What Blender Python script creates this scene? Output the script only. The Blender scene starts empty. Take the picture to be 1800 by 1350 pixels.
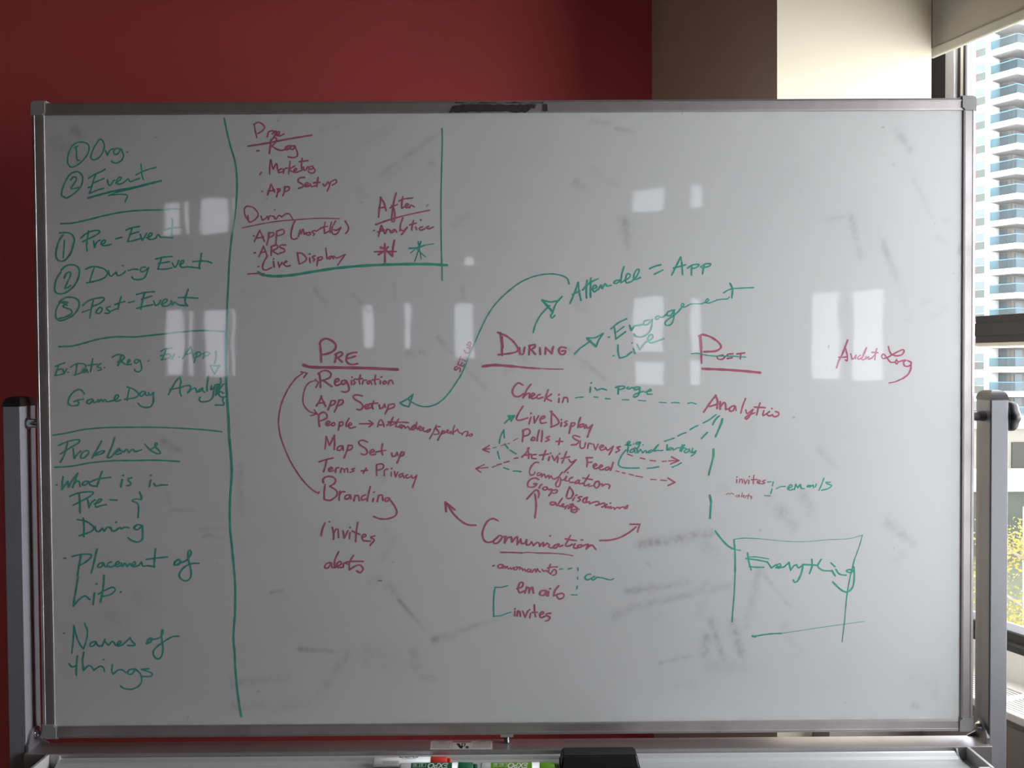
import bpy, bmesh, math, random
import numpy as np
from mathutils import Vector, Matrix

S = bpy.context.scene
random.seed(7)
rng = np.random.default_rng(7)

# ------------------------------------------------------------------ camera
CAM = np.array([0.00538, -1.66699, 1.55])
PITCH, YAW, ROLL, FPX = 0.021206, 0.003359, -0.006651, 1500.0
_f = np.array([math.sin(YAW) * math.cos(PITCH), math.cos(YAW) * math.cos(PITCH), -math.sin(PITCH)])
_r = np.array([math.cos(YAW), -math.sin(YAW), 0.0])
_u = np.cross(_r, _f)
RGT = _r * math.cos(ROLL) + _u * math.sin(ROLL)
UPV = _u * math.cos(ROLL) - _r * math.sin(ROLL)
FWD = _f
cd = bpy.data.cameras.new('camera')
cd.sensor_fit = 'HORIZONTAL'
cd.sensor_width = 36.0
cd.lens = FPX / 1800.0 * 36.0
cd.clip_start = 0.02
cd.clip_end = 600
cam = bpy.data.objects.new('camera', cd)
S.collection.objects.link(cam)
cam.matrix_world = Matrix(((RGT[0], UPV[0], -FWD[0], CAM[0]), (RGT[1], UPV[1], -FWD[1], CAM[1]),
                           (RGT[2], UPV[2], -FWD[2], CAM[2]), (0, 0, 0, 1)))
S.camera = cam

# ------------------------------------------------------------------ sky and exposure
S.view_settings.view_transform = 'Standard'
S.view_settings.look = 'None'
S.view_settings.gamma = 1.0
S.view_settings.use_curve_mapping = False
S.view_settings.exposure = EXPOSURE = 1.68
SKY = 3.9
w = bpy.data.worlds.new('overcast_sky')
S.world = w
w.use_nodes = True
nt = w.node_tree
bg = nt.nodes['Background']
tc = nt.nodes.new('ShaderNodeTexCoord')
sep = nt.nodes.new('ShaderNodeSeparateXYZ')
nt.links.new(tc.outputs['Generated'], sep.inputs[0])
ramp = nt.nodes.new('ShaderNodeValToRGB')
ramp.color_ramp.elements[0].position = 0.0
ramp.color_ramp.elements[0].color = (1.15, 1.18, 1.23, 1)
ramp.color_ramp.elements[1].position = 0.6
ramp.color_ramp.elements[1].color = (0.58, 0.60, 0.63, 1)
nt.links.new(sep.outputs['Z'], ramp.inputs[0])
nt.links.new(ramp.outputs[0], bg.inputs['Color'])
bg.inputs['Strength'].default_value = SKY

# room axes: the wall with the windows runs along UA (towards the viewer), NA points out of the window
TH = math.radians(20.8)
UA = Vector((math.sin(TH), -math.cos(TH), 0))
NA = Vector((math.cos(TH), math.sin(TH), 0))
O = Vector((1.0769, 0.5011, 0))
MR = Matrix(((UA.x, NA.x, 0, O.x), (UA.y, NA.y, 0, O.y), (0, 0, 1, 0), (0, 0, 0, 1)))   # (u, n, z) -> world
CEIL = 3.55
REAR = 6.0
LEFT = -8.2


def L(u, n, z):
    return MR @ Vector((u, n, z))


def portal(name, u, n, z0, z1, length, axis):
    # marks a window opening for the sampler; gives no light of its own
    ld = bpy.data.lights.new(name, 'AREA')
    ld.shape = 'RECTANGLE'
    ld.size, ld.size_y = length, z1 - z0
    ld.cycles.is_portal = True
    o = bpy.data.objects.new(name, ld)
    S.collection.objects.link(o)
    X = (UA if axis == 'u' else NA)
    inward = (-NA if axis == 'u' else -UA)
    Z = -inward
    Y = Z.cross(X)
    if Y.z < 0:
        X = -X
        Y = Z.cross(X)
    c = L(u, n, (z0 + z1) / 2)
    o.matrix_world = Matrix(((X.x, Y.x, Z.x, c.x), (X.y, Y.y, Z.y, c.y), (X.z, Y.z, Z.z, c.z), (0, 0, 0, 1)))
    return o


WIN = [(-0.045, 1.95)]
for a, b in WIN:
    portal('window_portal', (a + b) / 2, 0.33, 0.80, 2.80, b - a, 'u')

# ------------------------------------------------------------------ helpers


def pix(px, py, y=0.0):
    """point on the plane y = const seen at a pixel of the 1800 x 1350 photograph"""
    d = FWD + RGT * (px - 900) / FPX + UPV * (675 - py) / FPX
    return CAM + d * (y - CAM[1]) / d[1]


def pixz(px, py, z):
    d = FWD + RGT * (px - 900) / FPX + UPV * (675 - py) / FPX
    return CAM + d * (z - CAM[2]) / d[2]


ROOT = {}


def thing(name, label, cat, loc, group=None):
    o = bpy.data.objects.new(name, None)
    o.empty_display_size = 0.05
    S.collection.objects.link(o)
    o.location = loc
    o['label'] = label
    o['category'] = cat
    if group:
        o['group'] = group
    ROOT[o.name] = Vector(loc)
    return o


def origin(o):
    while o.parent:
        o = o.parent
    return ROOT.get(o.name, Vector((0, 0, 0)))


def put(name, bm, mat, parent=None, label=None, kind=None, smooth=False, mats=None):
    """link a bmesh given in world coordinates as ONE mesh object"""
    me = bpy.data.meshes.new(name)
    if parent:
        bmesh.ops.translate(bm, verts=bm.verts, vec=-origin(parent))
    bmesh.ops.recalc_face_normals(bm, faces=bm.faces)
    bm.to_mesh(me)
    bm.free()
    for m in (mats or [mat]):
        me.materials.append(m)
    if smooth:
        for p in me.polygons:
            p.use_smooth = True
    o = bpy.data.objects.new(name, me)
    S.collection.objects.link(o)
    if parent:
        o.parent = parent
    if label:
        o['label'] = label
    if kind:
        o['kind'] = kind
    return o


def NB():
    return bmesh.new()


def join(bm, other, M=None, mi=0):
    if M is not None:
        bmesh.ops.transform(other, matrix=M, verts=other.verts)
    vm = [bm.verts.new(v.co) for v in other.verts]
    other.verts.index_update()
    for f in other.faces:
        try:
            nf = bm.faces.new([vm[v.index] for v in f.verts])
            nf.material_index = mi
        except ValueError:
            pass
    other.free()


def box(bm, x0, x1, y0, y1, z0, z1, M=None, bev=0.0, seg=2, mi=0):
    t = bmesh.new()
    bmesh.ops.create_cube(t, size=1)
    for v in t.verts:
        v.co = Vector((x0 + (v.co.x + .5) * (x1 - x0), y0 + (v.co.y + .5) * (y1 - y0), z0 + (v.co.z + .5) * (z1 - z0)))
    if bev:
        bmesh.ops.bevel(t, geom=t.edges[:] + t.verts[:], offset=bev, segments=seg, profile=.5, affect='EDGES')
    join(bm, t, M, mi)


def prism(bm, prof, a, b, axis='x', M=None, mi=0):
    """extrude a closed 2D outline along an axis: x -> (y, z), y -> (x, z), z -> (x, y)"""
    def P(p, t):
        return {'x': (t, p[0], p[1]), 'y': (p[0], t, p[1]), 'z': (p[0], p[1], t)}[axis]
    t = bmesh.new()
    A = [t.verts.new(P(p, a)) for p in prof]
    B = [t.verts.new(P(p, b)) for p in prof]
    n = len(prof)
    t.faces.new(A)
    t.faces.new(B[::-1])
    for i in range(n):
        t.faces.new((A[i], B[i], B[(i + 1) % n], A[(i + 1) % n]))
    join(bm, t, M, mi)


def lathe(bm, prof, p0, axis, seg=24, mi=0, M=None, squash=None):
    """prof: (distance along axis, radius) pairs, closed at both ends"""
    ax = Vector(axis).normalized()
    s = Vector((0, 0, 1)) if abs(ax.z) < .9 else Vector((1, 0, 0))
    e1 = ax.cross(s).normalized()
    e2 = ax.cross(e1)
    p0 = Vector(p0)
    t = bmesh.new()
    rings = []
    for d, r in prof:
        rings.append([t.verts.new(p0 + ax * d + (e1 * math.cos(2 * math.pi * k / seg) + e2 * math.sin(2 * math.pi * k / seg)) * (r * (squash(k / seg) if squash else 1)))
                      for k in range(seg)])
    for A, B in zip(rings, rings[1:]):
        for k in range(seg):
            t.faces.new((A[k], A[(k + 1) % seg], B[(k + 1) % seg], B[k]))
    t.faces.new(rings[0])
    t.faces.new(rings[-1][::-1])
    join(bm, t, M, mi)


# ------------------------------------------------------------------ materials
def mat(name, col, rough=.5, metal=0., spec=.5, noise=0., nscale=8., bump=0., bscale=200., col2=None, stretch=None, rnoise=0.):
    m = bpy.data.materials.new(name)
    m.use_nodes = True
    t = m.node_tree
    b = t.nodes['Principled BSDF']
    b.inputs['Base Color'].default_value = (*col, 1)
    b.inputs['Roughness'].default_value = rough
    b.inputs['Metallic'].default_value = metal
    b.inputs['Specular IOR Level'].default_value = spec
    tc = t.nodes.new('ShaderNodeTexCoord')
    vec = tc.outputs['Object']
    if stretch:
        mp = t.nodes.new('ShaderNodeMapping')
        mp.inputs['Scale'].default_value = stretch
        t.links.new(vec, mp.inputs[0])
        vec = mp.outputs[0]
    if noise or col2:
        n = t.nodes.new('ShaderNodeTexNoise')
        n.inputs['Scale'].default_value = nscale
        n.inputs['Detail'].default_value = 5
        t.links.new(vec, n.inputs['Vector'])
        mx = t.nodes.new('ShaderNodeMix')
        mx.data_type = 'RGBA'
        c2 = col2 or tuple(c * (1 - noise) for c in col)
        mx.inputs[6].default_value = (*col, 1)
        mx.inputs[7].default_value = (*c2, 1)
        rp = t.nodes.new('ShaderNodeMapRange')
        rp.inputs[1].default_value = .35
        rp.inputs[2].default_value = .7
        t.links.new(n.outputs['Fac'], rp.inputs[0])
        t.links.new(rp.outputs[0], mx.inputs[0])
        t.links.new(mx.outputs[2], b.inputs['Base Color'])
        if rnoise:
            r2 = t.nodes.new('ShaderNodeMapRange')
            r2.inputs[1].default_value = .3
            r2.inputs[2].default_value = .7
            r2.inputs[3].default_value = rough
            r2.inputs[4].default_value = rough + rnoise
            t.links.new(n.outputs['Fac'], r2.inputs[0])
            t.links.new(r2.outputs[0], b.inputs['Roughness'])
    if bump:
        n2 = t.nodes.new('ShaderNodeTexNoise')
        n2.inputs['Scale'].default_value = bscale
        n2.inputs['Detail'].default_value = 3
        t.links.new(tc.outputs['Object'], n2.inputs['Vector'])
        bp = t.nodes.new('ShaderNodeBump')
        bp.inputs['Strength'].default_value = bump
        bp.inputs['Distance'].default_value = .002
        t.links.new(n2.outputs['Fac'], bp.inputs['Height'])
        t.links.new(bp.outputs[0], b.inputs['Normal'])
    return m


def glass(name, tint=(1, 1, 1), refl=.06, rough=.0):
    m = bpy.data.materials.new(name)
    m.use_nodes = True
    t = m.node_tree
    t.nodes.remove(t.nodes['Principled BSDF'])
    tr = t.nodes.new('ShaderNodeBsdfTransparent')
    tr.inputs[0].default_value = (*tint, 1)
    gl = t.nodes.new('ShaderNodeBsdfGlossy')
    gl.inputs['Roughness'].default_value = rough
    lw = t.nodes.new('ShaderNodeLayerWeight')
    pw = t.nodes.new('ShaderNodeMath')
    pw.operation = 'POWER'
    pw.inputs[1].default_value = 4.0
    t.links.new(lw.outputs['Facing'], pw.inputs[0])
    fr = t.nodes.new('ShaderNodeMath')
    fr.operation = 'MULTIPLY_ADD'
    fr.inputs[1].default_value = .5
    fr.inputs[2].default_value = refl * .5
    t.links.new(pw.outputs[0], fr.inputs[0])
    mx = t.nodes.new('ShaderNodeMixShader')
    t.links.new(fr.outputs[0], mx.inputs[0])
    t.links.new(tr.outputs[0], mx.inputs[1])
    t.links.new(gl.outputs[0], mx.inputs[2])
    t.links.new(mx.outputs[0], t.nodes['Material Output'].inputs[0])
    return m


M = {
    'red': mat('red_wall_paint', (.30, .030, .028), .75, noise=.05, nscale=3, bump=.12, bscale=350),
    'cream': mat('cream_wall_paint', (.60, .545, .42), .8, noise=.02, nscale=3, bump=.1, bscale=300),
    'white_paint': mat('warm_wall_paint', (.42, .31, .225), .8, bump=.1, bscale=300),
    'ceiling': mat('ceiling_tile', (.50, .46, .40), .9, noise=.08, nscale=40),
    'carpet': mat('brown_grey_carpet', (.12, .10, .095), .95, noise=.3, nscale=300, bump=.4, bscale=600),
    'frame_dark': mat('dark_bronze_window_metal', (.05, .05, .053), .6, .0, spec=.2, noise=.06, nscale=6),
    'frame_light': mat('pale_grey_window_metal', (.55, .55, .58), .45, .2),
    'gasket': mat('black_rubber_gasket', (.03, .03, .03), .6),
    'blind': mat('beige_blind_fabric', (.62, .58, .50), .9, noise=.04, nscale=600),
    'hem': mat('pale_hem_bar', (.72, .70, .62), .5),
    'alu': mat('brushed_aluminium', (.62, .59, .59), .47, 1.0, noise=.25, nscale=9, rnoise=.12),
    'cap': mat('grey_corner_plastic', (.36, .355, .345), .45, noise=.1, nscale=20),
    'post': mat('grey_painted_post', (.30, .30, .325), .5, .0, noise=.08, nscale=10, bump=.06, bscale=900),
    'bar': mat('grey_painted_bar', (.50, .475, .485), .40, .8, noise=.12, nscale=7),
    'black': mat('black_plastic', (.018, .018, .02), .4, noise=.2, nscale=30, bump=.1, bscale=500),
    'eraser': mat('eraser_black_plastic', (.007, .007, .008), .45),
    'steel': mat('zinc_bolt_steel', (.55, .56, .58), .22, 1., noise=.2, nscale=60),
    'bracket': mat('grey_bracket_metal', (.34, .34, .36), .38, .6, noise=.1, nscale=30),
    'tray': mat('pale_anodised_tray', (.80, .81, .815), .36, .5, noise=.06, nscale=14, stretch=(.3, 6, 6)),
    'tray_end': mat('pale_grey_tray_plastic', (.52, .52, .50), .45),
    'reflection_seam': mat('reflection_seam_paint', (.16, .155, .165), .5, .2),
    'sticker': mat('pale_sticker_paper', (.62, .56, .54), .6),
    'sticker_ink': mat('grey_sticker_print', (.28, .25, .25), .7),
    'black_ink': mat('black_print', (.02, .02, .02), .6),
    'red_ink': mat('red_print', (.45, .06, .05), .6),
    'residue': mat('dark_tape_residue', (.055, .045, .043), .8, noise=.5, nscale=120, bump=.5, bscale=300),
    'white_barrel': mat('white_marker_plastic', (.80, .80, .79), .35),
    'red_cap': mat('red_marker_plastic', (.70, .05, .035), .4),
    'dk_green': mat('dark_green_marker_plastic', (.012, .14, .06), .4),
    'lt_green': mat('light_green_marker_plastic', (.14, .36, .02), .4),
    'felt': mat('dark_felt', (.03, .03, .032), .95, noise=.4, nscale=300),
    'cabinet': mat('white_cabinet_enamel', (.84, .82, .80), .45),
    'cab_front': mat('taupe_cabinet_front', (.30, .265, .245), .6, noise=.05, nscale=4),
    'glass': glass('clear_window_glass'),
    'tint': glass('daylight_dimming_glass', (.33, .33, .34)),
    # outside
    'tower': mat('pale_render', (.40, .395, .385), .9, noise=.04, nscale=.4),
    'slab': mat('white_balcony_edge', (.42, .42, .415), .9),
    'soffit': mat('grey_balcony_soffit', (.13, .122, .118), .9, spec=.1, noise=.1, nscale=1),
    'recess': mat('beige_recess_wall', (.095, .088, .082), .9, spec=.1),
    'door_glass': mat('grey_blue_door_glass', (.045, .06, .07), .5, spec=.12),
    'bal_glass': glass('pale_blue_balcony_glass', (.42, .60, .66), refl=.03),
    'bal_rail': mat('blue_balcony_rail', (.06, .12, .17), .6, spec=.1),
    'win_up': mat('pale_green_pane', (.075, .09, .092), .5, spec=.12),
    'win_lo': mat('grey_green_pane', (.045, .056, .052), .5, spec=.12),
    'win_red': mat('red_window_panel', (.10, .045, .043), .6, spec=.1),
    'concrete': mat('pale_concrete', (.68, .67, .64), .9, noise=.15, nscale=.5),
    'asphalt': mat('pale_asphalt', (.22, .22, .21), .9, noise=.1, nscale=.5),
    'garage': mat('dark_garage', (.022, .023, .021), .7, spec=.1),
    'podium': mat('cream_podium', (.13, .122, .105), .9, spec=.1),
    'green_wall': mat('grey_green_wall', (.042, .050, .042), .95, spec=.1, noise=.2, nscale=.8),
    'bark': mat('pale_bark', (.14, .125, .10), .9, noise=.3, nscale=10),
    'leaf': mat('yellow_leaf', (.15, .115, .028), .7, spec=.1, noise=.4, nscale=3, col2=(.10, .10, .02)),
    'grass': mat('dull_grass', (.070, .076, .055), .95, spec=.1, noise=.3, nscale=2),
}


def ink(name, col, var):
    m = mat(name, col, .04, spec=.85, noise=var, nscale=45)
    b = m.node_tree.nodes['Principled BSDF']
    b.inputs['Coat Weight'].default_value = 1.0
    b.inputs['Coat IOR'].default_value = 1.7
    b.inputs['Coat Roughness'].default_value = .03
    return m


M['g'] = ink('green_whiteboard_ink', (.105, .55, .43), .22)
M['p'] = ink('red_whiteboard_ink', (.66, .195, .315), .25)
# region codes: origin of the measured patch on the board and its enlargement
REG = {'A': (60, 190, 4.5), 'B': (60, 470, 4.5), 'C': (60, 750, 4.5), 'D': (60, 1000, 4.5), 'E': (400, 190, 4.5),
       'F': (480, 560, 4.5), 'G': (480, 800, 4.5), 'H': (780, 440, 4.5), 'I': (800, 640, 4.5), 'J': (760, 850, 4.5),
       'K': (980, 430, 4.5), 'L': (1080, 640, 4.5), 'M': (1200, 850, 4.5), 'N': (1440, 560, 9.0), 'O': (780, 590, 19.29),
       'P': (290, 650, 15.0), 'Q': (650, 725, 9.0), 'R': (920, 830, 9.0), 'S': (840, 900, 8.182), 'T': (1090, 765, 12.0),
       'U': (860, 980, 12.857)}
NOTES = [
# ---- left column, green
('handwritten_word', 'green handwriting, circled 1 and the word Org.', 'g', 3.4, 'A',
 '285,465 265,430 270,370 295,310 335,275 385,270 425,285 435,320 420,370 380,420 335,455 300,468 285,465;328,308 335,340 336,385 343,415;320,312 345,302;343,415 360,414;'
 '505,265 480,300 460,345 448,385 460,408 490,405 520,385 545,345 556,300 545,262 525,245 505,258;565,335 575,360 580,378 590,350 605,330 628,322;680,325 655,318 632,335 632,360 650,368 675,345 690,320 697,345 708,375 695,410 660,434 630,432 612,420;733,350 740,347'),
('handwritten_word', 'green handwriting, circled 2 and the word Event underlined', 'g', 3.4, 'A',
 '240,700 220,695 222,650 245,590 275,535 310,508 350,505 380,530 385,570 370,620 335,660 290,695 255,712 236,706;290,570 305,548 330,545 335,565 315,600 290,638;290,638 315,638 350,628;'
 '490,520 470,575 455,630 440,675;430,556 480,525 530,503 562,483;470,592 510,575 552,558;428,630 450,622;440,675 485,655 550,635;580,568 592,612;592,612 610,605 625,578 640,570;645,592 672,575 690,555 680,545 660,560 652,590 670,603 705,592;705,592 725,575 745,560 755,580 775,578 800,568 835,556;845,445 850,490 855,540 866,567;805,530 850,505 900,486 966,468;'
 'w4.5:425,712 520,685 640,655 780,630 900,600 1005,575;w3:590,692 650,668 800,632 950,592;590,690 640,685 690,682 735,688 740,700 725,728 720,745'),
('drawn_line', 'green line below the underlined Event', 'g', 3.6, 'A', '212,915 300,910 420,885 560,850 720,820 870,808 1000,805 1100,797 1160,797'),
('handwritten_word', 'green handwriting, circled 1 and Pre-Event', 'g', 3.6, 'A',
 '200,988 260,985 300,1000 320,1040 310,1090 290,1150 250,1200 215,1212 185,1195 175,1155 185,1090 205,1040 232,1003;240,1045 236,1110 230,1186;'
 '430,970 420,1040 415,1090 420,1130;368,1030 410,995 460,972 510,968 520,980 490,1005 430,1035 385,1057;470,1050 480,1102;480,1102 490,1070 510,1050 522,1046;530,1080 560,1065 565,1045 545,1048 530,1070 545,1088 580,1085 612,1077;645,1035 695,1021;'
 '725,966 770,948 832,937;775,950 760,1000 740,1055;755,1000 790,990 828,978;740,1055 780,1050 838,1033;840,998 855,1047;855,1047 875,1020 892,990;890,1027 920,1015 935,995 920,988 905,1005 905,1035 935,1038 965,1028;965,1030 975,1003 990,1005 1000,1022 1030,1020 1092,1027;1092,876 1095,930 1090,990 1097,1028;1035,966 1090,948 1166,943'),
('handwritten_word', 'green handwriting, circled 2 and During Event', 'g', 3.6, 'B',
 '215,22 260,-15 310,-20 350,0 360,40 345,100 305,160 250,200 205,210 170,195 165,150 180,90 215,35;240,85 260,45 285,35 290,60 270,105 240,165;240,165 265,160 290,142;'
 '475,5 455,60 440,116;405,15 460,-5 520,0 565,20 580,45 560,80 500,105 415,123;590,25 595,60 610,70 635,50 650,38;650,38 660,65 690,58 715,40 722,30;699,-14 704,-13;745,25 790,14 822,18;880,-2 850,2 840,25 855,35 880,25 905,2;905,2 890,50 870,85 820,98 785,90 775,75;'
 '960,-65 1020,-80 1092,-86;1010,-80 995,-30 980,14;985,-30 1030,-38 1072,-45;978,14 1040,14 1088,5;1095,-35 1110,1;1110,1 1125,-10 1145,-55;1150,-20 1180,-35 1185,-55 1165,-50 1155,-20 1170,0 1205,-4 1240,-2 1310,6;1325,-110 1318,-60 1308,-10 1312,12;1255,-45 1320,-50 1370,-48 1405,-35'),
('handwritten_word', 'green handwriting, circled 3 and Post-Event', 'g', 3.6, 'B',
 '200,275 250,240 310,238 350,260 358,300 340,345 300,385 240,415 200,422 175,400 172,350 190,300 215,265;200,285 235,272 268,278;268,278 230,305 228,312 290,335 300,360 255,390 195,405;215,272 262,300;'
 '470,258 455,320 440,402;385,302 430,265 490,245 550,240 555,255 520,285 460,310;380,355 440,335;520,315 500,335 490,358 515,365 535,345 540,325 520,315;605,308 575,320 580,335 600,350 590,363 560,362;600,350 652,328;690,230 675,280 665,332;640,295 680,280 716,269;745,280 792,268;'
 '810,215 870,200 952,192;875,205 860,260 845,332;850,255 890,240 932,227;812,325 860,312 938,295;945,265 960,302;960,302 985,292 1002,260;1010,292 1045,275 1055,255 1035,252 1015,275 1020,305 1055,305 1085,285;1085,265 1095,297;1095,297 1110,275 1130,287 1150,298 1213,304;1220,175 1205,220 1195,270 1216,305;1140,240 1200,238 1296,243'),
('drawn_line', 'green line above Ev. Dets.', 'g', 3.8, 'B', '195,628 300,622 400,598 500,570 640,550 800,550 900,540 1040,525 1150,512 1340,500 1525,507'),
('drawn_line', 'long wavering green line down the left of the board', 'g', 3.6, 'A',
 '1505,80 1525,180 1560,320 1590,420 1605,540 1605,680 1590,850 1570,980 1555,1110 1545,1230 1540,1350 1532,1500 1526,1650 1522,1765;'
 'w5:1520,1765 1518,1960 1520,2140 1530,2320 1540,2460 1545,2600 1560,2760 1565,2900 1555,3020 1548,3160 1550,3320 1565,3470 1580,3620;'
 'w4.5:1580,3620 1590,3750 1592,3870 1590,4000 1580,4125 1578,4215 1586,4290 1592,4425 1605,4575 1625,4725 1640,4813'),
('handwritten_word', 'green handwriting reading Ev. Dets.', 'g', 3.2, 'B',
 '165,785 200,770 242,755;195,775 180,820 168,855;178,815 217,802;165,856 200,850 235,842;228,805 238,842;238,842 252,815 262,800;264,832 271,829;340,770 335,810 328,850;290,790 330,765 380,760 410,775 405,800 380,830 318,852;402,800 385,810 380,830 400,832 418,808;418,808 428,832;465,722 458,770 448,826;425,776 497,765;530,760 500,785 525,795 535,807 508,816;553,793 559,791'),
('handwritten_word', 'green handwriting reading Reg.', 'g', 3.4, 'B',
 '690,698 680,740 665,777;620,710 660,690 705,695 715,715 690,738 665,748;690,740 720,765 742,771;740,755 760,742 757,728 740,740 745,768 772,765;830,735 805,728 793,750 810,758 838,733;838,733 850,780 848,810 825,828 800,818 795,805;902,741 908,739'),
('handwritten_word', 'green handwriting reading Ev. App', 'g', 3.4, 'B',
 '1000,665 1040,645 1092,638;1045,650 1025,700 1010,732;1000,700 1040,688 1067,682;1005,733 1040,725 1067,715;1075,690 1090,722;1090,722 1112,685;1144,710 1150,708;1240,625 1215,660 1175,722;1240,625 1250,665 1266,716;1195,690 1252,675;1290,675 1280,710 1265,752;1270,685 1300,668 1322,685 1302,703 1280,710;1350,670 1345,700 1338,722;1335,685 1365,668 1390,680 1372,698 1345,702'),
('drawn_arrow', 'small green arrow pointing down beside Ev. App', 'g', 3.4, 'B', '1440,665 1440,710 1428,762;1395,775 1430,778 1470,775;1395,780 1415,820 1428,842;1428,842 1450,805 1469,778'),
('handwritten_word', 'green handwriting reading GameDay', 'g', 3.5, 'B',
 '400,1000 375,970 340,970 300,1000 275,1045 275,1080 305,1095 345,1090 355,1070 342,1058;318,1062 350,1050 392,1042;460,1040 430,1050 420,1070 440,1078 468,1048;468,1048 475,1072 502,1060;505,1045 515,1067;515,1067 530,1043 545,1062;545,1062 565,1043 575,1062 620,1056;620,1056 655,1040 670,1015 650,1010 635,1040 645,1060 685,1050;'
 '755,950 745,1000 738,1052;735,945 790,965 820,990 825,1010 800,1030 715,1045;880,985 855,980 835,1005 850,1020 882,992;882,992 885,1012 912,1008;905,990 920,1012 945,988;945,988 945,1060 925,1100 880,1108 840,1095 825,1075'),
('handwritten_word', 'green handwriting reading Analytics squeezed against the long line', 'g', 3.4, 'P',
 '100,650 180,500 280,320 400,185;400,185 425,300 405,450 400,600 435,690;140,520 300,490 450,455 560,420 660,420 680,460 650,540 605,612;605,612 700,520 790,480 820,520 842,592;842,592 950,555 1000,490;985,480 900,530 860,570;1000,490 1000,550 1050,588;1155,165 1130,330 1110,480 1120,562;1230,420 1210,520;1210,520 1270,500 1335,415;1335,415 1290,560 1270,700 1200,800 1050,845 940,830 905,780 932,728;1460,222 1480,290 1450,400 1380,560 1340,672;1320,402 1390,385 1450,382;1410,395 1350,560;1340,672 1440,500 1510,418;1510,418 1430,540 1395,640;1525,388 1570,372;1550,612 1510,610 1480,570 1440,590 1420,650 1470,710 1560,720 1625,702;1540,738 1520,820 1560,880 1540,930 1440,932 1328,930'),
('drawn_line', 'green line above Problems', 'g', 3.4, 'B', '150,1328 250,1312 400,1282 560,1268 760,1265 950,1265 1150,1272 1350,1285 1485,1300'),
('handwritten_word', 'green handwriting reading Problems, underlined', 'g', 3.5, 'C',
 '265,130 250,190 235,235 208,282;192,150 260,120 320,105 362,105 350,130 290,165 208,217;310,172 315,215 320,252;320,252 345,215 372,193;410,190 380,210 370,245 400,245 430,215 432,192 408,188;535,115 500,180 458,250;460,248 490,215 530,195 560,192 540,212 485,228;640,85 620,150 590,220 582,245 610,240 640,208;640,208 680,185 675,172 650,195 650,220 690,210;690,190 712,202;712,202 732,178 752,206;752,206 782,178 802,197 850,183;875,138 920,185 970,212 1000,210 990,190 957,155 960,128 975,135 955,160 928,177;'
 '160,322 300,312 450,285 620,270 780,268 950,265 1150,275'),
('handwritten_word', 'green handwriting reading What is in, with a bullet dot', 'g', 3.7, 'C',
 '177,461 183,459;230,395 225,440 222,496;222,496 245,462 268,432;268,432 275,478;275,478 300,430 348,368;348,368 325,430 305,482;308,468 340,430 360,437 366,472;420,430 395,435 385,460 410,460 432,432;432,432 445,462 490,470;540,354 520,410 498,476;440,440 500,415 606,400;700,418 688,476;703,386 708,384;772,403 745,415 750,430 767,445 757,465 733,466;925,420 913,476;922,386 928,384;950,448 965,470;965,470 1000,462 1056,460'),
('handwritten_word', 'green handwriting reading Pre- and an ampersand', 'g', 3.7, 'C',
 '358,530 365,600 366,682;283,551 350,525 430,515 470,520 450,545 400,575 308,622;420,565 430,600 435,640;435,640 455,600 482,578;475,612 520,595 537,575 515,575 490,605 490,635 530,625 572,617;600,578 657,581;'
 'w4.2:835,518 850,550 850,575;w3:850,575 800,573 775,587 812,600;w3.6:812,600 826,620 828,660 823,718'),
('handwritten_word', 'green handwriting reading During in the left column', 'g', 3.7, 'C',
 '390,722 397,790 395,872;343,735 400,745 450,770 475,800 450,830 357,863;485,790 490,820 515,830 542,803;542,803 555,827;555,827 580,795 610,800;610,800 615,822 640,826;648,756 653,754;640,826 680,797;680,797 690,808 720,795 752,800;850,780 815,775 793,805 820,815 857,783;857,783 862,850 855,895 820,912 775,900 743,877'),
('handwritten_word', 'green handwriting reading Placement of, with a bullet dot', 'g', 3.6, 'C',
 '242,1041 249,1039;375,1008 360,1090 345,1182;306,1025 380,1010 450,1010 455,1030 410,1070 358,1098;500,968 480,1060 453,1157;545,1075 515,1085 503,1110 530,1110 552,1080;552,1080 562,1108 590,1100;612,1070 585,1080 578,1105 605,1110 645,1096;645,1096 677,1080 665,1065 645,1085 650,1108 688,1098;690,1080 700,1107;700,1107 720,1080 735,1107;735,1107 762,1083 772,1103;772,1103 802,1085 795,1068 775,1085 785,1108 830,1097;830,1097 850,1070 860,1102 900,1100 957,1108;962,966 955,1040 950,1112;888,1050 960,1040 1056,1030;w4.5:1145,1050 1120,1065 1110,1090 1140,1090 1160,1065 1140,1050;w3.4:1160,1080 1215,1050 1245,1000 1235,975 1220,990 1225,1060 1242,1130 1240,1190 1205,1220 1165,1205 1150,1170 1180,1120 1240,1085 1306,1080'),
('handwritten_word', 'green handwriting reading Lib.', 'g', 3.8, 'D',
 '350,64 335,150 320,240 311,296;311,296 350,250 402,213 442,242;480,190 468,282;492,120 498,117;555,50 550,130 540,200 528,262;508,200 570,165 620,145 642,165 610,200 548,217;682,184 689,182'),
('handwritten_word', 'green handwriting reading Names of, with a bullet dot', 'g', 3.8, 'D',
 '232,509 239,507;315,448 310,560 299,667;315,448 335,530 365,600 392,632;392,632 415,560 422,490 400,430;482,573 450,585 443,610 470,608 492,578;492,578 505,607 540,610;540,610 562,555;562,575 590,605;590,605 622,573 645,605;645,605 687,585 682,568 660,585 660,610 702,600;702,600 762,543;762,543 770,565 800,603 740,606;w5:892,590 905,560 932,548 925,575 890,590;w3.6:925,562 1000,540 1022,490 1015,480 1010,540 1020,620 1010,690 980,712 950,690 945,650 980,610 1050,560 1100,535 1146,533'),
('handwritten_word', 'green handwriting reading things', 'g', 3.7, 'D',
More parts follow.
